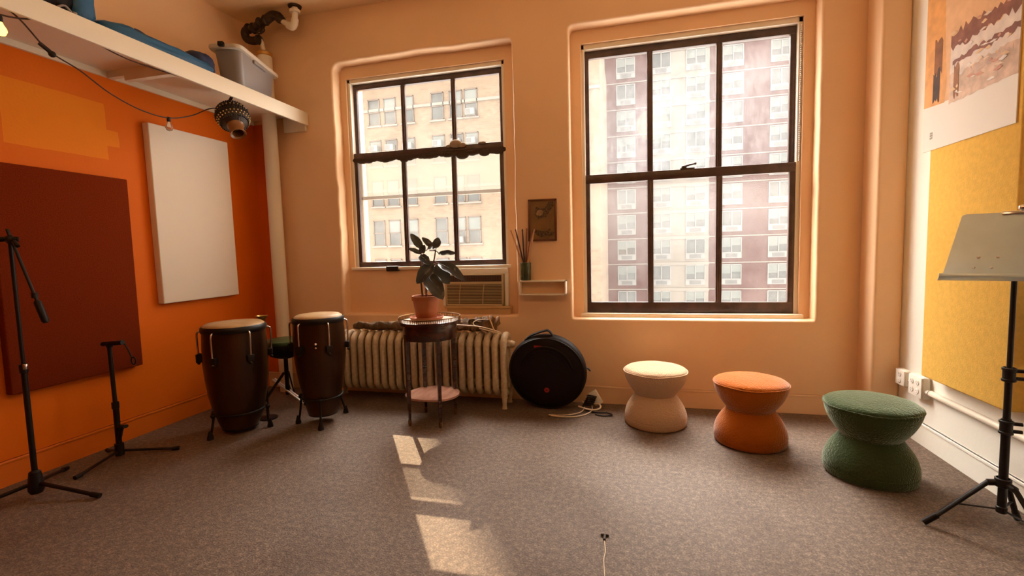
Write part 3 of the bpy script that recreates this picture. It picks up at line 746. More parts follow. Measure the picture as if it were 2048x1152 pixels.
for fx, fy in ((-2.85, 1.865), (-3.40, 1.46), (-3.45, 2.09)):
    bm = BM(); d = Vector((fx - hx, fy - hy, 0)); tube(bm, [(hx + d.x * .06, hy + d.y * .06, .085), (fx, fy, .014)], .011, 10)
    lg = obj('leg', bm, 'black', t)
    bm = BM(); tube(bm, [Vector((fx, fy, .016)) - d.normalized() * .05 + Vector((0, 0, .008)), (fx, fy, .0145)], .0145, 10); obj('rubber_foot', bm, 'blackplastic', lg)
bm = BM(); ball(bm, (hx, hy, 1.44), .024); tube(bm, [(hx - .02, hy - .03, 1.44), (hx + .03, hy + .02, 1.44)], .014, 10); tube(bm, [(hx + .03, hy, 1.43), (hx + .055, hy, 1.40)], .010, 8); obj('boom_clutch', bm, 'black', t)
be = Vector((-3.02, 1.80, 1.00))
b0 = Vector((hx - .28, hy - .04, 2.0)); b1 = Vector((hx + .01, hy, 1.44))
bm = BM(); tube(bm, [b1, be], .0075, 10); tube(bm, [b1, b1 + (b1 - be) * .12], .0075, 10); obj('boom_arm', bm, 'black', t)
dd = (be - b1).normalized()
bm = BM(); tube(bm, [be - dd * .12, be - dd * .11, be, be + dd * .01], [.010, .0165, .0165, .010], 12); ring_clamp(bm, be - dd * .15, .014, .03); obj('counterweight', bm, 'blackplastic', t)

hx, hy = -3.30, 2.30
t = thing('instrument_stand', 'short black tripod instrument stand with crossbar top, in front of the rust brown panel', 'instrument stand', (hx, hy, 0))
bm = BM(); tube(bm, [(hx, hy, .03), (hx + .002, hy, .36)], .017, 14); tube(bm, [(hx, hy, .34), (hx - .006, hy, .755)], .0125, 12); ring_clamp(bm, (hx, hy, .36), .021, .045); obj('pole', bm, 'black', t)
bm = BM(); tube(bm, [(hx, hy, .02), (hx, hy, .10)], .026, 14); obj('hub', bm, 'black', t)
for fx, fy in ((-3.02, 2.485), (-3.245, 2.0), (-3.50, 2.36)):
    bm = BM(); d = Vector((fx - hx, fy - hy, 0)); tube(bm, [(hx + d.x * .05, hy + d.y * .05, .05), (fx, fy, .012)], .011, 10, sx=.8)
    lg = obj('leg', bm, 'black', t); bm = BM(); tube(bm, [Vector((fx, fy, .015)) - d.normalized() * .04, (fx, fy, .0135)], .013, 10); obj('rubber_foot', bm, 'blackplastic', lg)
bm = BM(); tube(bm, [(hx - .075, hy + .01, .765), (hx + .125, hy - .01, .785)], .0145, 12); tube(bm, [(hx - .005, hy, .75), (hx + .0, hy, .775)], .018, 10); obj('crossbar', bm, 'blackplastic', t)
bm = BM(); c = Vector((hx + .19, hy, .665)); tube(bm, smooth_path([(hx + .12, hy, .78), (hx + .15, hy, .74), (hx + .17, hy, .70), c + Vector((-.012, 0, .02))]), .0045, 6); tube(bm, [c + Vector((.018 * math.cos(a * PI / 8), 0, .024 * math.sin(a * PI / 8))) for a in range(16)], .0045, 6, True); obj('strap_loop', bm, 'blackplastic', t)
bm = BM(); tube(bm, smooth_path([(hx, hy, .13), (hx + .03, hy - .01, .155), (hx + .06, hy - .02, .205), (hx + .075, hy - .02, .225)]), .012, 10); tube(bm, [(hx + .05, hy - .02, .225), (hx + .115, hy - .03, .235)], .017, 10, sx=.7); obj('cradle_hook', bm, 'blackplastic', t)

# ------------------------------------------------------------------ congas
def conga(name, label, c, prof, ztop, rtop, ring_z, ring_r, feet, lug_rot, nlug=6, mark=None):
    cx, cy = c
    t = thing(name, label, 'drum', (cx, cy, 0), 'congas in the corner')
    bm = BM(); lathe(bm, prof, 64, (cx, cy, 0)); obj('shell', bm, 'drumwood', t, 60)
    zb = prof[1][1]
    bm = BM(); lathe(bm, [(prof[1][0] + .001, zb), (prof[1][0] + .005, zb + .002), (prof[1][0] + .010, zb + .045), (prof[1][0] + .006, zb + .048)], 64, (cx, cy, 0)); obj('bottom_band', bm, 'black', t)
    bm = BM(); lathe(bm, [(rtop - .012, ztop - .055), (rtop + .004, ztop - .055), (rtop + .007, ztop - .04), (rtop + .004, ztop - .02), (rtop - .004, ztop - .012), (rtop - .014, ztop - .014)], 64, (cx, cy, 0)); obj('rim', bm, 'black', t, 50)
    bm = BM(); lathe(bm, [(rtop - .004, ztop - .03), (rtop - .012, ztop - .008), (rtop - .03, ztop + .004), (rtop * .6, ztop + .010), (rtop * .3, ztop + .012), (0, ztop + .012)], 64, (cx, cy, 0)); obj('drumhead', bm, 'skin', t, 60)
    def rad(z):
        for (r0, z0), (r1, z1) in zip(prof, prof[1:]):
            if z0 <= z <= z1 and z1 > z0: return r0 + (r1 - r0) * (z - z0) / (z1 - z0)
        return prof[-1][0]
    for k in range(nlug):
        a = lug_rot + 2 * PI * k / nlug; d = Vector((math.cos(a), math.sin(a), 0)); s = Vector((-d.y, d.x, 0))
        C0 = Vector((cx, cy, 0))
        bm = BM()
        z0 = ztop - .045; z1 = ztop - .24
        tube(bm, smooth_path([C0 + d * (rtop + .004) + Vector((0, 0, z0)), C0 + d * (rtop + .026) + Vector((0, 0, z0 - .015)), C0 + d * (rtop + .028) + Vector((0, 0, z0 - .08)), C0 + d * (rad(z1) + .022) + Vector((0, 0, z1 + .03)), C0 + d * (rad(z1) + .020) + Vector((0, 0, z1 - .045))]), .0065, 8)
        lug = obj('tuning_lug', bm, 'chrome', t, 60, 'chrome tuning rod')
        bm = BM(); B_ = Matrix.Translation(C0 + d * (rad(z1) + .014) + Vector((0, 0, z1))) @ Matrix.Rotation(a, 4, 'Z')
        box(bm, -.016, .016, -.024, .024, -.028, .022, .006, 2, mtx=B_); ball(bm, C0 + d * (rad(z1) + .022) + Vector((0, 0, z1 - .042)), .011, n=6); obj('lug_bracket', bm, 'black', lug)
    # basket stand
    st = BM(); tube(st, [(cx + ring_r * math.cos(a * PI / 24), cy + ring_r * math.sin(a * PI / 24), ring_z) for a in range(48)], .008, 8, True)
    rg = obj('stand_ring', st, 'black', t)
    for fx, fy in feet:
        d = Vector((fx - cx, fy - cy, 0)).normalized(); a = Vector((cx, cy, ring_z)) + d * ring_r
        bm = BM(); tube(bm, smooth_path([a + Vector((0, 0, .02)) + d * .02, a - Vector((0, 0, .01)) + d * .012, Vector((fx, fy, .055)) - d * .012, Vector((fx, fy, .02))]), .0085, 10); ball(bm, a + d * .015, .018, n=8); lg = obj('stand_leg', bm, 'black', t)
        bm = BM(); lathe(bm, [(0, 0), (.022, 0), (.022, .012), (.012, .05), (.009, .06)], 14, (fx, fy, 0)); obj('rubber_foot', bm, 'blackplastic', lg)
    if mark:
        a = mark; d = Vector((math.cos(a), math.sin(a), 0)); bm = BM(); Cm = Vector((cx, cy, 0))
        for zz, rr in ((.655, .012), (.625, .009)): ball(bm, Cm + d * (rad(zz) + .001) + Vector((0, 0, zz)), rr, n=8)
        obj('badge', bm, 'chrome', t)
    return t
C1 = (-2.89, 2.885)
conga('conga_drum', 'larger dark brown conga drum, nearer the orange wall', C1, [(0, .028), (.120, .028), (.135, .06), (.158, .125), (.180, .21), (.200, .32), (.213, .44), (.218, .55), (.217, .65), (.212, .75), (.208, .80)], .826, .214, .165, .180, ((-2.955, 2.672), (-2.705, 2.975), (-3.05, 3.05)), math.radians(-82), 6)
C2 = (-2.353, 3.15)
conga('conga_drum', 'smaller dark brown conga drum, beside the radiator', C2, [(0, .070), (.106, .070), (.116, .09), (.128, .15), (.142, .226), (.163, .33), (.178, .43), (.189, .53), (.192, .60), (.190, .70), (.185, .80), (.182, .84)], .855, .186, .215, .150, ((-2.535, 3.08), (-2.262, 2.985), (-2.30, 3.365)), math.radians(-95), 6, math.radians(-62))

# metal bowl on a hidden stand and the green drum stool between the congas
t = thing('drum_stool', 'round green drum stool with chrome leg between the two congas', 'stool', (-2.95, 3.46, 0))
cx, cy = -2.93, 3.45
bm = BM(); lathe(bm, [(0, .598), (.14, .596), (.165, .588), (.172, .570), (.168, .555), (.15, .55)], 40, (cx, cy, 0)); obj('seat', bm, 'greenseat', t, 50)
bm = BM(); lathe(bm, [(.168, .565), (.172, .55), (.165, .51), (.12, .455), (.06, .43), (0, .425)], 40, (cx, cy, 0)); obj('seat_pan', bm, 'black', t, 50, 'black bowl under the seat')
bm = BM(); tube(bm, [(cx, cy, .43), (cx, cy, .10)], .018, 14); obj('post', bm, 'black', t)
for a in (0, 120, 240):
    d = Vector((math.cos(math.radians(a)), math.sin(math.radians(a)), 0)); s = Vector((-d.y, d.x, 0)) * .013
    k = .24 if a != 0 else .17
    bm = BM()
    for e in (-1, 1): tube(bm, [Vector((cx, cy, .30 if a else .23)) + d * (.02 if a else -.14) + s * e, Vector((cx, cy, .03)) + d * k + s * e], .0085 if a == 0 else .0065, 10)
    lg = obj('leg', bm, 'steel' if a == 0 else 'black', t, label='chrome leg strut' if a == 0 else None); bm = BM(); tube(bm, [Vector((cx, cy, .045)) + d * (k - .015), Vector((cx, cy, .018)) + d * (k + .02)], .018, 12); obj('rubber_foot', bm, 'blackplastic', lg)
bm = BM(); c = (-2.862, 3.135, 0)
lathe(bm, [(0, .775), (.012, .775), (.014, .80), (.045, .845), (.043, .846), (.01, .805), (0, .80)], 20, c); b_ = None
t2 = thing('percussion_cup', 'small metal cup on a thin stand behind the larger conga', 'percussion', c)
obj('cup', bm, 'brass', t2, 50)
bm = BM(); tube(bm, [(c[0], c[1], .0), (c[0], c[1], .78)], .008, 10); lathe(bm, [(0, .0), (.07, .0), (.07, .01), (.02, .02), (0, .02)], 20, c); obj('stand_rod', bm, 'black', t2)

# ------------------------------------------------------------------ radiator
t = thing('radiator', 'old cream cast iron column radiator under the left window', 'radiator', (-1.8, 3.76, 0))
def section(x, legs=False):
    bm = BM(); yf, yb, z0, z1 = 3.685, 3.865, .118, .605; R_ = (yb - yf) / 2; ym = (yf + yb) / 2
    pts = [(x, yf, z0 + .06 + (z1 - R_ - z0 - .06) * i / 6) for i in range(7)]
    pts += [(x, ym - R_ * math.cos(a * PI / 10), z1 - R_ + R_ * math.sin(a * PI / 10)) for a in range(1, 10)]
    pts += [(x, yb, z1 - R_ - (z1 - R_ - z0 - .06) * i / 6) for i in range(7)]
    pts += [(x, ym + R_ * math.cos(a * PI / 10), z0 + .06 - .06 * math.sin(a * PI / 10)) for a in range(1, 10)]
    tube(bm, pts, .030, 14, True, sx=.92, sref=(1, 0, 0))
    for zz in (.19, .53): tube(bm, [(x - .037, ym, zz), (x + .037, ym, zz)], .034, 14)
    box(bm, x - .007, x + .007, yf, yb, z0 + .05, z1 - .05)
    if legs:
        for y in (yf, yb): tube(bm, [(x, y, .20), (x, y, .10), (x, y - .004, .03), (x, y - .006, .0)], [.030, .026, .017, .022], 12)
    return bm
xs = [-1.008 - .0735 * i for i in range(23)]
first = None
for i, x in enumerate(xs):
    if i in (0, len(xs) - 1):
        obj('end_section', section(x, True), 'radiator', t, 60)
    elif first is None:
        first = obj('section', section(x), 'radiator', t, 60); fx = x
    else:
        o = first.copy(); COL.objects.link(o); o.parent = t; o.location = (x - fx, 0, 0)
bm = BM(); tube(bm, [(-1.02, 3.775, .53), (-.955, 3.775, .53)], .03, 14); ball(bm, (-.955, 3.775, .53), .032, n=8); obj('end_plug', bm, 'radiator', t)

def rough_tube(pts, rs, amp, seed, n=16):
    bm = BM(); tube(bm, smooth_path(pts, 8), [rs[min(int(i / 8), len(rs) - 1)] * (1 - (i % 8) / 8) + rs[min(int(i / 8) + 1, len(rs) - 1)] * ((i % 8) / 8) for i in range(8 * (len(pts) - 1) + 1)], n)
    for v in bm.verts:
        q = v.co
        v.co = q + Vector((noise.noise(q * 22 + Vector((seed, 0, 0))), noise.noise(q * 22 + Vector((0, seed, 5))), noise.noise(q * 25 + Vector((3, 0, seed))))) * amp
    return bm
bm = rough_tube([(-2.44, 3.78, .668), (-2.3, 3.77, .672), (-2.1, 3.76, .672), (-1.9, 3.77, .675), (-1.72, 3.77, .668)], [.022, .034, .042, .048, .036], .022, 4)
for v in bm.verts: v.co.z = max(v.co.z, .634)
tag(obj('driftwood_log', bm, 'bark', None, 70), 'grey driftwood log lying on the left end of the radiator', 'driftwood')
bm = rough_tube([(-1.47, 3.78, .682), (-1.36, 3.77, .690), (-1.24, 3.77, .695), (-1.14, 3.78, .70), (-1.07, 3.78, .695)], [.036, .050, .055, .064, .050], .040, 9)
for v in bm.verts: v.co.z = max(v.co.z, .634)
tag(obj('bark_chunk', bm, 'bark2', None, 70), 'crumpled brown bark chunk lying on the right end of the radiator', 'bark')
bm = BM(); tube(bm, [(-1.135, 3.70, .775), (-1.11, 3.70, .72), (-1.085, 3.69, .66)], .014, 6, sx=.3); tag(obj('wood_strip', bm, 'stick_tan'), 'pale splinter of wood leaning on the brown bark chunk', 'wood strip')
bm = BM(); tube(bm, smooth_path([(-1.48, 3.70, .705), (-1.36, 3.69, .698), (-1.22, 3.685, .69), (-1.10, 3.685, .665), (-1.03, 3.685, .642)]), .0055, 8)
tube(bm, smooth_path([(-1.24, 3.688, .685), (-1.265, 3.69, .72), (-1.22, 3.69, .745), (-1.16, 3.70, .75)]), .004, 6)
tube(bm, smooth_path([(-1.21, 3.68, .676), (-1.12, 3.68, .655), (-1.05, 3.683, .638)]), .006, 8)
tag(obj('white_cable', bm, 'whitecord'), 'off white cable trailing over the bark on the radiator', 'cable')

# ------------------------------------------------------------------ air conditioner
t = thing('air_conditioner', 'aged beige window air conditioner below the left window', 'air conditioner', (-1.36, 4.05, .82))
bm = BM(); ax0, ax1, az0, az1 = -1.64, -1.085, .822, 1.112
box(bm, ax0, ax1, 4.035, YREC - .001, az0, az1, .006)
obj('casing', bm, 'acplastic', t)
bm = BM(); yf = 4.02
for a in ((ax0, ax1, az0, az0 + .022), (ax0, ax1, 1.022, 1.043), (ax0, ax1, az1 - .012, az1), (ax0, ax0 + .016, az0, az1), (ax1 - .016, ax1, az0, az1)): box(bm, a[0], a[1], yf, 4.036, a[2], a[3], .003)
obj('front_bezel', bm, 'acplastic', t)
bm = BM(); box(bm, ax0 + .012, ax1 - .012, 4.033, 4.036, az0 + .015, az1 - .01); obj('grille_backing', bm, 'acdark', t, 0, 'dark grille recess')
bm = BM()
for i in range(14):
    z = az0 + .030 + i * .0138; box(bm, ax0 + .014, ax1 - .014, yf + .002, 4.034, z, z + .0055)
obj('louvres', bm, 'acplastic', t, 0)
bm = BM()
for x in (-1.50, -1.275): tube(bm, [(x + .012, yf, 1.025), (x, yf, .93), (x - .006, yf, .842)], .0035, 6)
obj('louvre_divider', bm, 'acplastic', t)
bm = BM()
for i in range(24):
    x = ax0 + .024 + i * .0222; box(bm, x, x + .004, yf + .003, 4.034, 1.044, az1 - .012)
for z in (1.06, 1.08): box(bm, ax0 + .014, ax1 - .014, yf + .004, 4.034, z, z + .004)
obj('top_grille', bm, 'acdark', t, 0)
bm = BM(); box(bm, -1.66, -1.045, 4.045, YREC - .001, 1.113, 1.163, .004); box(bm, -1.078, -1.045, 4.045, YREC - .001, .822, 1.113, .004); box(bm, -1.675, -1.648, 4.045, YREC - .001, .822, 1.113, .004)
obj('mounting_trim', bm, 'cream', t, label='cream mounting trim')
bm = BM(); box(bm, -1.62, -1.02, 4.0, YREC - .001, .752, .802, .004); box(bm, -1.64, -1.015, 3.99, YREC - .001, .802, .8215, .004)
tag(obj('support_board', bm, mat('painted_board', (0.60, 0.38, 0.17), .5)), 'peach painted board holding up the air conditioner', 'board')

# ------------------------------------------------------------------ side table with plant
tx, ty = -1.50, 3.34
t = thing('side_table', 'round dark wooden two tier side table with brass gallery, holding the plant', 'table', (tx, ty, 0))
bm = BM(); lathe(bm, [(0, .775), (.218, .775), (.232, .778), (.236, .786), (.232, .793), (0, .793)], 64, (tx, ty, 0)); obj('tabletop', bm, 'marble', t, 40, 'pale marble top')
bm = BM(); lathe(bm, [(.229, .770), (.240, .772), (.241, .795), (.233, .797), (.232, .793)], 64, (tx, ty, 0)); obj('top_edge', bm, 'mahogany', t, 40)
bm = BM()
tube(bm, [(tx + .236 * math.cos(a * PI / 40), ty + .236 * math.sin(a * PI / 40), .822) for a in range(80)], .0038, 6, True)
for k in range(96):
    a = 2 * PI * k / 96; p = Vector((tx + .236 * math.cos(a), ty + .236 * math.sin(a), 0)); tube(bm, [p + Vector((0, 0, .793)), p + Vector((0, 0, .822))], .0026, 5)
obj('gallery_rail', bm, 'oldbrass', t, 60, 'pierced brass gallery')
bm = BM(); lathe(bm, [(.0, .772), (.206, .772), (.208, .765), (.208, .665), (.203, .655), (.19, .655), (.19, .76), (0, .76)], 64, (tx, ty, 0)); obj('apron', bm, 'mahogany', t, 40)
for a in (231, 309, 50, 131):
    c = Vector((tx + .200 * math.cos(math.radians(a)), ty + .200 * math.sin(math.radians(a)), 0))
    bm = BM(); tube(bm, [c + Vector((0, 0, .70)), c + Vector((0, 0, .66)), c + Vector((0, 0, .20)), c + Vector((0, 0, .05)), c + Vector((0, 0, .034))], [.021, .021, .017, .012, .011], 4, sref=(math.cos(math.radians(a + 45)), math.sin(math.radians(a + 45)), 0)); lg = obj('leg', bm, 'mahogany', t, 30)
    bm = BM(); lathe(bm, [(0, 0), (.010, 0), (.013, .012), (.014, .034), (.012, .045)], 14, c); obj('foot_cap', bm, 'oldbrass', lg, 50)
bm = BM(); pr = []
def shelf_r(a): return .212 - .045 * max(0, math.cos(a + PI / 2)) ** 3
n = 72
tops = [bm.verts.new((tx + shelf_r(2 * PI * i / n) * math.cos(2 * PI * i / n), ty + shelf_r(2 * PI * i / n) * math.sin(2 * PI * i / n), .212)) for i in range(n)]
bots = [bm.verts.new((v.co.x, v.co.y, .197)) for v in tops]
bm.faces.new(tops); bm.faces.new(list(reversed(bots)))
for i in range(n): bm.faces.new((tops[i], bots[i], bots[(i + 1) % n], tops[(i + 1) % n]))
obj('lower_shelf', bm, 'shelfwood', t, 40, 'lower shelf with a reddish reflection in its colour')

px_, py_ = -1.524, 3.34
bm = BM(); lathe(bm, [(0, .7935), (.105, .7935), (.122, .802), (.133, .822), (.128, .824), (.116, .806), (0, .803)], 48, (px_, py_, 0))
tag(obj('saucer', bm, 'terracotta', None, 50), 'shallow terracotta saucer under the plant pot on the side table', 'saucer')
t = thing('potted_plant', 'rubber plant with dark glossy leaves in a terracotta pot on the side table', 'plant', (px_, py_, .8035))
bm = BM(); lathe(bm, [(0, .8035), (.074, .8035), (.078, .808), (.100, .945), (.101, .948), (.108, .949), (.109, .982), (.105, .985), (.099, .983), (.097, .95), (.090, .94)], 48, (px_, py_, 0)); obj('pot', bm, 'terracotta', t, 40)
bm = BM(); lathe(bm, [(.096, .945), (.06, .953), (0, .956)], 32, (px_, py_, 0)); obj('soil', bm, 'soil', t)
bm = BM(); tube(bm, smooth_path([(-1.550, 3.34, .95), (-1.557, 3.34, 1.06), (-1.558, 3.335, 1.14), (-1.548, 3.33, 1.25), (-1.543, 3.33, 1.33)]), [.0085 - .004 * i / 32 for i in range(33)], 10); obj('stem', bm, 'stem', t)
bm = BM(); tube(bm, smooth_path([(-1.522, 3.345, .95), (-1.518, 3.345, 1.06), (-1.49, 3.34, 1.17), (-1.445, 3.335, 1.25), (-1.425, 3.33, 1.33)]), [.0085 - .004 * i / 32 for i in range(33)], 10); obj('stem', bm, 'stem', t)
def leaf(b, tip, w, nrm, droop=0.0, fold=.25):
    b = Vector(b); tip = Vector(tip); L_ = tip - b; ln = L_.length; d = L_.normalized()
    nv = Vector(nrm); nv = (nv - d * nv.dot(d)).normalized(); s = d.cross(nv)
    bm = BM(); NU, NV = 16, 8; rows = []
    for i in range(NU + 1):
        u = i / NU
        hw = w / 2 * (math.sin(PI * min(1, u ** .85)) ** .62 if 0 < u < 1 else .0) * (1 - .12 * u) + .0022
        row = []
        for j in range(NV + 1):
            v = (j / NV - .5) * 2
            p = b + L_ * u + s * v * hw - nv * abs(v) ** 1.6 * hw * fold * -1 + nv * (math.sin(PI * u) * droop * ln) + nv * .004 * math.sin(u * 14) * abs(v) * (w / .08)
            row.append(bm.verts.new(p))
        rows.append(row)
    for A_, B_ in zip(rows, rows[1:]):
        for j in range(NV): bm.faces.new((A_[j], A_[j + 1], B_[j + 1], B_[j]))
    r = bmesh.ops.solidify(bm, geom=list(bm.faces), thickness=.0012)
    tube(bm, [b + L_ * u + nv * (math.sin(PI * u) * droop * ln + .001) for u in [k / 12 for k in range(12)]], [.003 - .002 * k / 12 for k in range(12)], 6)
    return bm
for b, tip, w, nrm, dr, fo in [
    ((-1.536, 3.33, 1.350), (-1.612, 3.30, 1.462), .062, (.45, -.85, .1), .05, .2),
    ((-1.447, 3.34, 1.350), (-1.545, 3.36, 1.432), .046, (.35, -.9, .3), .06, .25),
    ((-1.430, 3.35, 1.352), (-1.420, 3.38, 1.428), .060, (.4, -.9, .1), .08, .25),
    ((-1.490, 3.32, 1.338), (-1.368, 3.26, 1.350), .085, (.25, -.75, .6), .12, .3),
    ((-1.402, 3.33, 1.305), (-1.243, 3.30, 1.302), .046, (.3, -.8, .55), .05, .25),
    ((-1.546, 3.33, 1.308), (-1.634, 3.30, 1.350), .036, (.3, -.85, .5), .06, .25),
    ((-1.542, 3.33, 1.315), (-1.498, 3.30, 1.375), .052, (.3, -.9, .1), .10, .25),
    ((-1.548, 3.32, 1.295), (-1.452, 3.27, 1.222), .070, (.35, -.8, .5), .08, .25),
    ((-1.438, 3.31, 1.232), (-1.552, 3.25, 1.082), .100, (.25, -.93, .2), .08, .38),
    ((-1.440, 3.35, 1.215), (-1.338, 3.37, 1.070), .118, (.45, -.88, .2), .10, .25),
    ((-1.492, 3.30, 1.145), (-1.332, 3.22, .962), .132, (.40, -.86, .3), .10, .22),
    ((-1.405, 3.33, 1.232), (-1.175, 3.28, 1.098), .084, (.35, -.8, .5), .12, .28)]:
    obj('leaf', leaf(b, tip, w, nrm, dr, fo), 'leaf', t, 60)
bm = BM()
for a, b in (((-1.448, 3.335, 1.245), (-1.430, 3.32, 1.228)), ((-1.49, 3.34, 1.17), (-1.468, 3.31, 1.150)), ((-1.445, 3.335, 1.25), (-1.405, 3.33, 1.228)), ((-1.425, 3.33, 1.33), (-1.40, 3.33, 1.31)), ((-1.425, 3.33, 1.33), (-1.475, 3.33, 1.33)), ((-1.455, 3.336, 1.235), (-1.44, 3.36, 1.215)), ((-1.425, 3.33, 1.32), (-1.447, 3.34, 1.348)), ((-1.425, 3.33, 1.325), (-1.428, 3.35, 1.35))): tube(bm, [a, b], .0035, 6)
obj('leaf_stalk', bm, 'stem', t)

# ------------------------------------------------------------------ black cymbal bag
bc = Vector((-.650, 3.732, .318))
Rb = Matrix.Rotation(math.radians(90 + 11), 3, 'X') @ Matrix.Rotation(0, 3, 'Z')   # local +Z faces the room, leaning back on the wall
t = thing('cymbal_bag', 'round black padded cymbal bag leaning on the wall by the radiator', 'bag', (bc.x, bc.y, 0))
r0 = .318
def P(x, y, z): return bc + Rb @ Vector((x, y, z))
bm = BM(); lathe(bm, [(0, -.055), (r0 - .02, -.055), (r0, -.035), (r0 + .004, 0), (r0, .035), (r0 - .02, .055), (.24, .062), (.12, .067), (0, .068)], 72, bc, Rb); obj('body', bm, 'bag', t, 60)
bm = BM()
for rr, zz in ((r0 - .012, .050), (r0 - .012, -.050)): tube(bm, [P(rr * math.cos(a * PI / 36), rr * math.sin(a * PI / 36), zz) for a in range(72)], .0065, 8, True)
obj('piping', bm, 'blackplastic', t)
bm = BM(); tube(bm, [P(.215 * math.cos(math.radians(a)), .215 * math.sin(math.radians(a)) + .03, .069) for a in range(10, 172, 6)], .008, 8, sx=.7); tube(bm, [P(.205 * math.cos(math.radians(a)), .225 * math.sin(math.radians(a)) - .01, .069) for a in range(15, 165, 6)], .004, 6); obj('pocket_zip', bm, 'blackplastic', t)
bm = BM(); tube(bm, smooth_path([P(-.17, .272, 0), P(-.11, .318, .0), P(.0, .356, 0), P(.035, .350, 0), P(.06, .312, 0)]), .009, 10, sx=2.2, sref=(0, 1, 0)); obj('handle', bm, 'bag', t)
bm = BM(); lathe(bm, [(0, .004), (.019, .004), (.021, .002), (.021, 0), (0, 0)], 28, P(-.002, -.135, .0665), Rb); bd = obj('badge', bm, 'badge', t, label='round red badge')
bm = BM()
vs = []
for i in range(10):
    rr = .014 if i % 2 == 0 else .006; a = PI / 2 + i * PI / 5; vs.append(bm.verts.new(P(-.002 + rr * math.cos(a), -.135 + rr * math.sin(a), .0712)))
bm.faces.new(vs); obj('star', bm, mat('badge_star', (.13, .006, .006), .5), bd, 0, 'dark star emblem')
bm = BM(); box(bm, -.085, -.025, .238, .249, .060, .066, .002, mtx=Matrix.Translation(bc) @ Rb.to_4x4()); obj('pull_tab', bm, 'badge', t, label='small red tab')
bm = BM(); q = P(r0 + .005, .06, .03); tube(bm, [q, q + Vector((.015, -.01, -.008)), q + Vector((.032, -.012, -.025))], [.005, .007, .006], 8); obj('zip_pull', bm, 'blackplastic', t)

# cables by the bag
t = bm = BM(); tube(bm, smooth_path([(-.62, 3.58, .007), (-.52, 3.585, .007), (-.43, 3.63, .007), (-.37, 3.70, .008), (-.355, 3.78, .03), (-.38, 3.84, .05)]), .0048, 8); tag(obj('cable', bm, 'whitecord'), 'pale cable curving on the carpet in front of the black bag', 'cable')
bm = BM(); tube(bm, smooth_path([(-.60, 3.565, .007), (-.48, 3.555, .007), (-.37, 3.60, .007), (-.31, 3.68, .008), (-.29, 3.74, .02), (-.31, 3.80, .06), (-.35, 3.83, .09)]), .0048, 8); tube(bm, smooth_path([(-.40, 3.73, .04), (-.33, 3.70, .03), (-.26, 3.71, .025), (-.225, 3.75, .03), (-.24, 3.79, .045), (-.30, 3.80, .04)]), .0065, 8); tag(obj('cable', bm, 'whitecord'), 'white cable looped over the black cable beside the bag', 'cable')
bm = BM(); tube(bm, smooth_path([(-.37, 3.76, .01), (-.30, 3.71, .009), (-.24, 3.69, .009), (-.17, 3.70, .008), (-.13, 3.66, .007), (-.20, 3.63, .007), (-.26, 3.65, .007)]), .005, 8)
for k in range(5): tube(bm, smooth_path([(-.37 + .01 * k, 3.77 - .006 * k, .03 + .018 * k), (-.32, 3.74, .05 + .016 * k), (-.285 + .006 * k, 3.79, .045 + .015 * k), (-.33, 3.82, .04 + .016 * k), (-.37 + .01 * k, 3.78, .03 + .018 * k)]), .0065, 8)
tag(obj('cable', bm, 'blackplastic'), 'black cable coiled in a heap at the right foot of the bag', 'cable')
bm = BM(); box(bm, -.035, .035, -.018, .018, -.06, .06, .006, mtx=Matrix.Translation((-.268, 3.83, .085)) @ Matrix.Rotation(math.radians(-32), 4, 'Y') @ Matrix.Rotation(math.radians(-12), 4, 'X'))
ad = tag(obj('power_adapter', bm, 'outlet'), 'off white power adapter leaning beside the black bag', 'adapter')

# ------------------------------------------------------------------ picture, wall ledge, cup of sticks
t = thing('framed_picture', 'small dark framed sepia picture of two hands between the windows', 'picture', (-.705, YB, 1.565))
Pm = Matrix.Translation((-.705, YB - .012, 1.567)) @ Matrix.Rotation(math.radians(.6), 4, 'Y')
bm = BM(); w, h = .122, .177
for a in ((-w, -w + .017, -h, h), (w - .017, w, -h, h), (-w, w, -h, -h + .017), (-w, w, h - .017, h)): box(bm, a[0], a[1], -.010, .011, a[2], a[3], .003, mtx=Pm)
obj('frame', bm, 'picframe', t)
bm = BM(); box(bm, -w + .01, w - .01, -.003, .006, -h + .01, h - .01, mtx=Pm); pr = obj('print', bm, 'print', t, 0)
def flat(pts, y, m, name, par, label=None, mtx=Pm):
    bm = BM(); bm.faces.new([bm.verts.new(mtx @ Vector((x, y, z))) for x, z in pts]); 
    r = bmesh.ops.extrude_face_region(bm, geom=list(bm.faces)); bmesh.ops.translate(bm, verts=[v for v in r['geom'] if isinstance(v, bmesh.types.BMVert)], vec=(0, .0008, 0))
    return obj(name, bm, m, par, 0, label)
flat([(.093, .155), (.098, .115), (.055, .062), (.035, .025), (.0, .018), (-.035, .012), (-.062, .04), (-.07, .045), (-.058, .065), (-.068, .09), (-.05, .115), (-.03, .108), (-.02, .095), (.025, .105), (.055, .155)], -.0045, 'printdark', 'hand_figure', pr, 'upper cupped hand')
flat([(-.055, .045), (-.02, .035), (.005, .05), (.01, .075), (-.02, .09), (-.045, .08)], -.0060, 'printlight', 'hand_figure', pr, 'lit palm')
flat([(.10, -.10), (.10, -.135), (.03, -.135), (-.01, -.145), (-.05, -.125), (-.085, -.085), (-.075, -.075), (-.035, -.085), (.0, -.095), (.04, -.09), (.065, -.07), (.07, -.078), (.055, -.10)], -.0045, 'printdark', 'hand_figure', pr, 'lower open hand')

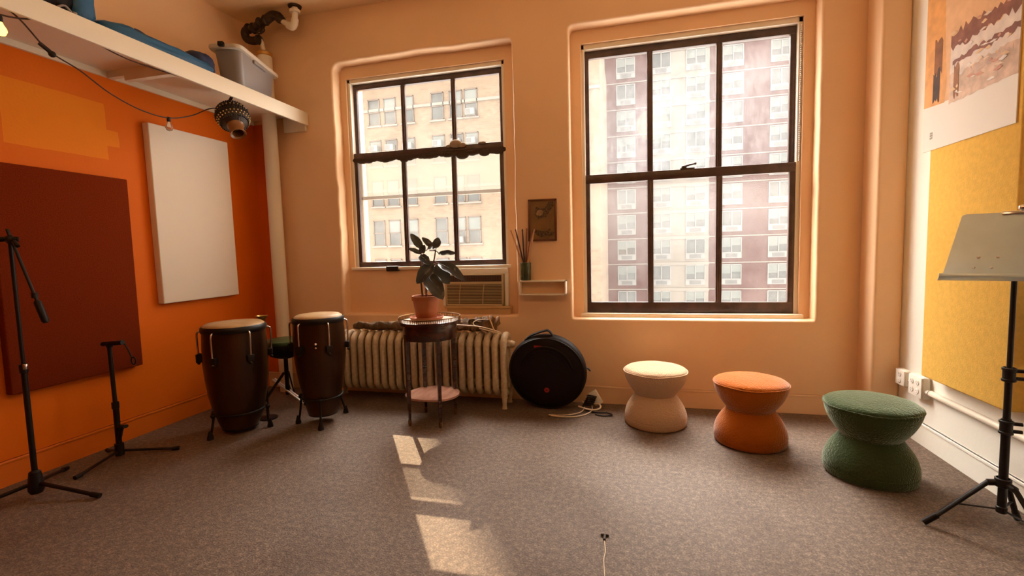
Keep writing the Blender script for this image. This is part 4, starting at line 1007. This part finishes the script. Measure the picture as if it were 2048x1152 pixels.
t = thing('wall_ledge', 'small cream open box ledge on the wall between the windows', 'ledge', (-.715, YB, 1.0))
lx0, lx1, lz0, lz1, ly = -.905, -.505, .932, 1.058, 3.872
bm = BM(); box(bm, lx0, lx1, ly, YB - .001, lz1 - .013, lz1, .002); obj('top_board', bm, 'whitepaint', t)
bm = BM(); box(bm, lx0, lx1, ly, YB - .001, lz0, lz0 + .012, .002); obj('bottom_board', bm, 'whitepaint', t)
bm = BM(); box(bm, lx1 - .012, lx1, ly, YB - .001, lz0, lz1, .002); obj('side_board', bm, 'whitepaint', t)
bm = BM(); box(bm, lx0, lx0 + .012, ly, YB - .001, lz0, lz1, .002); obj('side_board', bm, 'whitepaint', t)
bm = BM(); box(bm, lx0 + .01, lx1 - .01, YB - .010, YB - .001, lz0 + .01, lz1 - .01); obj('back_board', bm, 'peach', t, 0)

cc = Vector((-.852, 3.915, lz1))
bm = BM(); lathe(bm, [(0, .0005), (.043, .0005), (.046, .006), (.047, .150), (.044, .152), (.042, .148), (.041, .012), (0, .010)], 36, cc)
tag(obj('cup', bm, 'green_glaze', None, 50), 'green glazed cup of drumsticks on the small wall ledge', 'cup')
for k, (tip, bx, m, lb) in enumerate((
        ((-.972, 3.89, 1.492), -.03, 'stick_tan', 'tan drumstick leaning furthest left in the green cup'),
        ((-.938, 3.93, 1.498), -.018, 'stick_dark', 'dark drumstick second from the left in the green cup'),
        ((-.873, 3.91, 1.497), .004, 'stick_dark', 'dark upright drumstick in the middle of the green cup'),
        ((-.842, 3.945, 1.505), .010, 'stick_red', 'reddish thick drumstick behind the others in the green cup'),
        ((-.800, 3.95, 1.47), .018, 'stick_red', 'reddish drumstick against the picture in the green cup'),
        ((-.762, 3.885, 1.492), .02, 'stick_tan', 'tan drumstick leaning furthest right in the green cup'))):
    b = cc + Vector((bx * -.6, rnd.uniform(-.012, .008), .014)); tp_ = Vector(tip); d = (tp_ - b)
    bm = BM(); tube(bm, [b, b + d * .2, b + d * .8, b + d * .94, b + d * .97, b + d * .99, tp_], [.0075, .008, .0075, .0055, .007, .006, .002], 10)
    tag(obj('drumstick', bm, m, None, 50), lb, 'drumstick', 'drumsticks in the green cup')

# ------------------------------------------------------------------ three hourglass stools
def lumps(seed, a=.003):
    def f(p):
        q = p * 9
        return p + Vector((p.x, p.y, 0)).normalized() * (noise.noise(q + Vector((seed, 0, 0))) * a) + Vector((0, 0, noise.noise(q + Vector((0, seed, 7))) * a * .5 if .02 < p.z else 0))
    return f
def subdiv(prof, k=4):
    P2 = [Vector((r, 0, z)) for r, z in prof]; out = smooth_path(P2, k); return [(max(p.x, 0), p.z) for p in out]
def stool(label, loc, m, rot):
    t = thing('hourglass_stool', label, 'stool', loc, 'fleece hourglass stools')
    bm = BM(); lathe(bm, subdiv([(.140, .222), (.150, .236), (.176, .27), (.203, .315), (.219, .355), (.226, .385), (.225, .398)]), 80, fn=lumps(1 + rot)); obj('seat_bowl', bm, m, t, 60, local=True)
    bm = BM(); lathe(bm, subdiv([(.225, .398), (.221, .410), (.205, .421), (.170, .430), (.11, .436), (.05, .438), (0, .438)]), 80, fn=lumps(2 + rot)); sc = obj('seat_top', bm, m, t, 60, local=True)
    bm = BM(); tube(bm, [(.2265 * math.cos(a * PI / 40), .2265 * math.sin(a * PI / 40), .399 + .002 * math.sin(a * .4)) for a in range(80)], .0045, 8, True); obj('piping', bm, m, sc, 60, local=True)
    bm = BM(); lathe(bm, [(0, 0), (.205, 0)] + subdiv([(.205, 0), (.218, .008), (.223, .030), (.224, .050)]) + subdiv([(.221, .053), (.224, .058), (.221, .085), (.208, .125), (.187, .165), (.163, .200), (.148, .220), (.140, .226)]), 80, fn=lumps(3 + rot)); obj('base', bm, m, t, 60, local=True)
    return t
s1 = stool('cream fleece hourglass stool under the right window', (.19, 3.57, 0), 'sherpa_cream', 0)
s2 = dup(s1, (.782, 3.33, 0), 'orange fleece hourglass stool between the cream and green ones', 'sherpa_orange')
s3 = dup(s1, (1.315, 2.96, 0), 'dark green fleece hourglass stool nearest the music stand', 'sherpa_green')
s2.rotation_euler.z = 1.1; s3.rotation_euler.z = 2.3

# ------------------------------------------------------------------ right wall: poster, sockets, conduit
t = thing('poster', 'large landscape poster on the right wall above the yellow panel', 'poster', (1.72, 3.03, 1.83))
bm = BM(); box(bm, 1.7255, 1.7315, 2.683, 3.385, 1.832, 2.95, .001); sheet = obj('sheet', bm, 'paper', t, 0)
def art(pts, d, col, name='art_shape', var=.25, lab=None):
    m = mat('poster_ink', col, .6, vary=(14, var))
    bm = BM(); x = 1.7255 - .0003 * d
    bm.faces.new([bm.verts.new((x, y, z)) for y, z in pts])
    r = bmesh.ops.extrude_face_region(bm, geom=list(bm.faces)); bmesh.ops.translate(bm, verts=[v for v in r['geom'] if isinstance(v, bmesh.types.BMVert)], vec=(.0003, 0, 0))
    return obj(name, bm, m, sheet, 0, lab)
def ragged(y0, y1, z0, z1, seed, n=22, amp=.03, amp2=None):
    r_ = random.Random(seed); amp2 = amp if amp2 is None else amp2
    top = [(y0 + (y1 - y0) * i / n, z1 + r_.uniform(-amp, amp)) for i in range(n + 1)]
    bot = [(y1 - (y1 - y0) * i / n, z0 + r_.uniform(-amp2, amp2)) for i in range(n + 1)]
    return top + bot
art([(3.385, 2.09), (3.385, 2.95), (2.683, 2.95), (2.683, 2.055)], 1, (.84, .50, .26), 'art_ground', .15)
art(ragged(2.683, 3.16, 2.19, 2.36, 3, 20, .02), 2, (.86, .74, .66), 'art_shape', .2)
art(ragged(2.683, 3.16, 2.055, 2.20, 5, 20, .02, .004), 3, (.78, .56, .42), 'art_shape', .35)
art(ragged(2.683, 3.16, 2.345, 2.425, 7, 26, .022), 4, (.34, .13, .085), 'art_shape', .4)
art(ragged(2.683, 3.14, 2.255, 2.285, 11, 26, .012), 5, (.33, .13, .10), 'art_shape', .4)
art(ragged(2.72, 3.0, 2.16, 2.19, 15, 20, .012), 6, (.70, .50, .40), 'art_shape', .3)
art([(3.385, 2.09), (3.385, 2.95), (3.27, 2.95), (3.22, 2.62), (3.21, 2.4), (3.19, 2.2), (3.2, 2.075)], 2, (.84, .40, .12), 'art_shape', .2)
art(ragged(3.23, 3.30, 2.26, 2.44, 21, 6, .02), 4, (.30, .11, .03), 'art_shape', .4)
art(ragged(3.245, 3.305, 2.12, 2.26, 23, 6, .03), 5, (.075, .03, .012), 'art_shape', .5)
art(ragged(3.085, 3.125, 2.085, 2.24, 25, 4, .02), 7, (.40, .17, .07), 'art_shape', .4)
art(ragged(2.70, 3.1, 2.62, 2.72, 31, 18, .03), 4, (.36, .14, .07), 'art_shape', .4)
art([(2.69, 2.60), (2.69, 2.44), (2.8, 2.46), (3.0, 2.55), (2.9, 2.6)], 3, (.55, .26, .10), 'art_shape', .3)
rs = random.Random(44)
for k in range(34):
    y = rs.uniform(2.70, 3.12); z = rs.uniform(2.08, 2.42); w = rs.uniform(.02, .07); h = rs.uniform(.006, .02); sl = rs.uniform(-.25, .05)
    c = rs.choice(((.90, .80, .70), (.88, .66, .50), (.66, .34, .24), (.84, .58, .34), (.92, .84, .78)))
    art([(y, z), (y + w * .4, z + h * .7 - sl * w * .4), (y + w, z - sl * w), (y + w * .6, z - h * .5 - sl * w * .6)], 8 + k % 6, c, 'art_stroke', .2)
for k in range(6):
    y = 3.318 - (k % 2) * .014; z = 1.925 - (k // 2) * .014; art([(y, z), (y, z + .010), (y - .010, z + .010), (y - .010, z)], 3, (.36, .33, .30), 'printed_mark', .1)

def outlet(name, label, y0, y1, z0, z1, gang):
    t = thing(name, label, 'outlet', (XR, (y0 + y1) / 2, (z0 + z1) / 2), 'socket boxes on the right wall')
    bm = BM(); box(bm, 1.785, XR - .001, y0, y1, z0, z1, .012 if gang == 1 else .005, 3); obj('back_box', bm, 'outlet', t)
    bm = BM(); box(bm, 1.778, 1.786, y0 + .004, y1 - .004, z0 + .004, z1 - .004, .003, 2); fp = obj('face_plate', bm, 'outlet', t)
    ys = [(y0 + y1) / 2] if gang == 1 else [y0 + (y1 - y0) * .30, y0 + (y1 - y0) * .70]
    for yy in ys:
        for zz in (z0 + (z1 - z0) * .30, z0 + (z1 - z0) * .70):
            bm = BM(); lathe(bm, [(0, .004), (.0165, .004), (.018, .002), (.018, 0), (0, 0)], 20, (1.778, yy, zz), Matrix.Rotation(-PI / 2, 3, 'Y')); s = obj('socket', bm, 'outlet', fp)
            bm = BM(); box(bm, 1.7735, 1.7745, yy - .008, yy - .0055, zz - .002, zz + .008); box(bm, 1.7735, 1.7745, yy + .0055, yy + .008, zz - .002, zz + .008); box(bm, 1.7735, 1.7745, yy - .003, yy + .003, zz - .011, zz - .006); obj('slot', bm, 'outletdark', s, 0)
    return t
outlet('outlet_box', 'rounded white double socket box on the cream wall, nearer the corner', 3.59, 3.70, .335, .445, 1)
outlet('outlet_box', 'square white four socket box on the cream wall, joined to the pipe', 3.40, 3.545, .312, .450, 2)
bm = BM(); tube(bm, [(1.808, 3.548, .385), (1.808, 3.59, .385)], .011, 10); tag(obj('box_coupling', bm, 'outlet'), 'short pipe joining the two white socket boxes', 'pipe')
t = thing('conduit', 'white conduit pipe running along the right wall from the socket box', 'pipe', (1.808, 2.6, .36))
bm = BM(); tube(bm, [(1.808, 3.372, .362), (1.808, 3.0, .362), (1.808, 1.0, .362)], .0185, 16); obj('pipe', bm, 'whitepaint', t)
bm = BM(); tube(bm, [(1.808, 3.40, .362), (1.808, 3.372, .362), (1.808, 3.36, .362)], [.013, .016, .023], 14); obj('connector', bm, 'outlet', t)

# ------------------------------------------------------------------ music stand
mx, my = 1.558, 2.385
def MZ(z): return 1.3 - .95 * (1.3 - z)
t = thing('music_stand', 'black tripod music stand with grey metal desk at the right edge', 'music stand', (mx, my, 0))
bm = BM(); tube(bm, [(mx, my, MZ(.062)), (mx, my, MZ(.50))], .0155, 14); obj('lower_tube', bm, 'black', t)
bm = BM(); tube(bm, [(mx, my, MZ(.48)), (mx, my, MZ(.72))], .0125, 14); obj('middle_tube', bm, 'black', t)
bm = BM(); tube(bm, [(mx, my, MZ(.70)), (mx, my, MZ(1.13))], .0095, 14); obj('upper_tube', bm, 'black', t)
for z in (MZ(.46), MZ(.70)):
    bm = BM(); ring_clamp(bm, (mx, my, z), .021, .06); ring_clamp(bm, (mx, my, z + .025), .024, .014); ring_clamp(bm, (mx, my, z - .022), .024, .014)
    for dz in (-.015, .018): tube(bm, [(mx + .015, my, z + dz), (mx + .05, my - .01, z + dz)], .008, 10)
    obj('clamp_knob', bm, 'blackplastic', t)
bm = BM(); ring_clamp(bm, (mx, my, MZ(.205)), .028, .04); 
for a in (165, 285, 45): tube(bm, [(mx, my, MZ(.205)), (mx + .05 * math.cos(math.radians(a)), my + .05 * math.sin(math.radians(a)), MZ(.195))], .014, 10)
obj('leg_collar', bm, 'black', t)
bm = BM(); ring_clamp(bm, (mx, my, MZ(.078)), .019, .03); obj('brace_collar', bm, 'black', t)
for a in (165, 285, 45):
    d = Vector((math.cos(math.radians(a)), math.sin(math.radians(a)), 0)); c = Vector((mx, my, 0))
    k = .247
    bm = BM(); tube(bm, [c + d * .045 + Vector((0, 0, MZ(.20))), c + d * k + Vector((0, 0, .014))], .0115, 10, sx=.8); lg = obj('leg', bm, 'black', t)
    bm = BM(); tube(bm, [c + d * (k - .038) + Vector((0, 0, .060)), c + d * (k + .008) + Vector((0, 0, .013))], .0135, 10); obj('rubber_foot', bm, 'blackplastic', lg)
    mid = c + d * (.045 + (k - .045) * .52) + Vector((0, 0, MZ(.20) - (MZ(.20) - .014) * .52))
    bm = BM(); tube(bm, [c + d * .015 + Vector((0, 0, MZ(.078))), mid], .006, 8, sx=.6); obj('brace', bm, 'black', t)
# desk
dx = Vector((.917, -.385, 0)).normalized(); nf = Vector((-.385, -.917, 0)).normalized()
tilt = math.radians(20); up = (Vector((0, 0, 1)) * math.cos(tilt) - nf * math.sin(tilt)); fn_ = dx.cross(up).normalized()
if fn_.dot(nf) < 0: fn_ = -fn_
D0 = Vector((mx - .014, my - .040, MZ(1.124)))
def DP(u, v, w=0): return D0 + dx * u + up * v + fn_ * w
bm = BM(); hw, ht, hh = .233, .166, .30
out = [(-hw, 0), (hw, 0)]
for a in range(7): out.append((ht - .02 + .02 * math.cos(a * PI / 12), hh - .02 + .02 * math.sin(a * PI / 12)))
for a in range(7): out.append((-ht + .02 - .02 * math.sin(a * PI / 12), hh - .02 + .02 * math.cos(a * PI / 12)))
A_ = [bm.verts.new(DP(u, v, .0015)) for u, v in out]; B_ = [bm.verts.new(DP(u, v, -.0015)) for u, v in out]
bm.faces.new(A_); bm.faces.new(list(reversed(B_)))
for i in range(len(out)): bm.faces.new((A_[i], B_[i], B_[(i + 1) % len(out)], A_[(i + 1) % len(out)]))
dk = obj('desk', bm, 'deskmetal', t, 30, 'grey sheet metal desk')
bm = BM(); Dm = Matrix((( dx.x, up.x, fn_.x, D0.x), (dx.y, up.y, fn_.y, D0.y), (dx.z, up.z, fn_.z, D0.z), (0, 0, 0, 1)))
box(bm, -hw - .012, hw + .012, -.003, .0015, -.002, .055, .001, mtx=Dm); box(bm, -hw - .012, hw + .012, -.003, .012, .053, .056, .001, mtx=Dm); obj('lip', bm, 'deskmetal', dk, 30)
for u, v in ((-.144, .100), (-.085, .100), (-.160, .054), (-.106, .054)):
    bm = BM(); ball(bm, DP(u + .03, v, .003), .0058, n=6); obj('rivet', bm, 'steel', dk)
bm = BM(); box(bm, -.04, .045, hh - .012, hh + .004, .002, .007, .002, mtx=Dm); ball(bm, DP(.028, hh + .018, 0), .015, (1.4, 1, 1), 8); obj('page_clip', bm, 'chrome', dk, 40, 'silver page clip')
bm = BM(); tube(bm, [(mx, my, MZ(1.125)), DP(0, .05, -.030), DP(0, .10, -.014)], .010, 10); obj('desk_bracket', bm, 'black', t)

# ------------------------------------------------------------------ loose thread on the carpet
bm = BM(); tube(bm, smooth_path([(-.112, 2.03, .004), (-.104, 1.96, .004), (-.108, 1.90, .004), (-.10, 1.80, .004), (-.095, 1.70, .004), (-.092, 1.55, .004)]), .0022, 6)
t = thing('loose_thread', 'pale loose thread with a dark knot lying on the carpet at the front', 'thread', (-.11, 2.05, 0))
obj('thread', bm, 'whitecord', t)
bm = BM(); tube(bm, [(-.112, 2.07, .006), (-.112, 2.035, .006)], .006, 8); tube(bm, [(-.130, 2.072, .006), (-.094, 2.072, .006)], .005, 8); obj('knot', bm, 'iron', t, label='dark knot')

# ------------------------------------------------------------------ light
LAMP = 9.0
W_ = bpy.data.worlds.new('sky'); S.world = W_; W_.use_nodes = True
wn = W_.node_tree; bg = wn.nodes['Background']; WL = wn.links.new
SKY, GLOW = 7.0, 50.0
glow_dir = Vector((-.45, .70, 1.30)).normalized()          # centre of the added sky glow, set steeper than the sun
tcw = wn.nodes.new('ShaderNodeTexCoord'); dt = wn.nodes.new('ShaderNodeVectorMath'); dt.operation = 'DOT_PRODUCT'
WL(tcw.outputs['Generated'], dt.inputs[0]); dt.inputs[1].default_value = glow_dir
mxn = wn.nodes.new('ShaderNodeMath'); mxn.operation = 'MAXIMUM'; WL(dt.outputs['Value'], mxn.inputs[0]); mxn.inputs[1].default_value = 0
pw = wn.nodes.new('ShaderNodeMath'); pw.operation = 'POWER'; WL(mxn.outputs[0], pw.inputs[0]); pw.inputs[1].default_value = 7.0
ml = wn.nodes.new('ShaderNodeMath'); ml.operation = 'MULTIPLY_ADD'; WL(pw.outputs[0], ml.inputs[0]); ml.inputs[1].default_value = GLOW; ml.inputs[2].default_value = SKY
bg.inputs['Color'].default_value = (1.0, 0.92, 0.83, 1); WL(ml.outputs[0], bg.inputs['Strength'])
def light(name, typ, loc, col, en, **k):
    l = bpy.data.lights.new(name, typ); l.color = col; l.energy = en
    for a, v in k.items(): setattr(l, a, v)
    o = bpy.data.objects.new(name, l); COL.objects.link(o); o.location = loc; return o
sd = Vector((.56, -.83, -.925)).normalized()
sun = light('sun', 'SUN', (-20, 30, 40), (1.0, .74, .46), 9.5, angle=math.radians(.25))
sun.rotation_euler = sd.to_track_quat('-Z', 'Y').to_euler()
for nm, x in (('ceiling_lamp', -1.7), ('ceiling_lamp', .4)):
    l = light(nm, 'AREA', (x, .3, 3.3), (1.0, .52, .20), LAMP, shape='DISK', size=.5)
    l.rotation_euler = (math.radians(62), 0, 0)

# ------------------------------------------------------------------ camera
cam = bpy.data.cameras.new('camera'); co = bpy.data.objects.new('camera', cam); COL.objects.link(co); S.camera = co
cam.sensor_width = 36; cam.lens = 934.65 / 2048 * 36; cam.clip_start = .02; cam.clip_end = 500
r_ = Vector((0.9703566, 0.2402894, -0.0258651)); u_ = Vector((0.0067900, 0.0798749, 0.9967818)); f_ = Vector((-0.2415821, 0.9674094, -0.0758755))
co.matrix_world = Matrix(((r_.x, u_.x, -f_.x, 0), (r_.y, u_.y, -f_.y, 0), (r_.z, u_.z, -f_.z, 1.3), (0, 0, 0, 1)))

S.view_settings.view_transform = 'Standard'; S.view_settings.look = 'None'
S.view_settings.gamma = 1.0; S.view_settings.exposure = 0.0; S.view_settings.use_curve_mapping = False
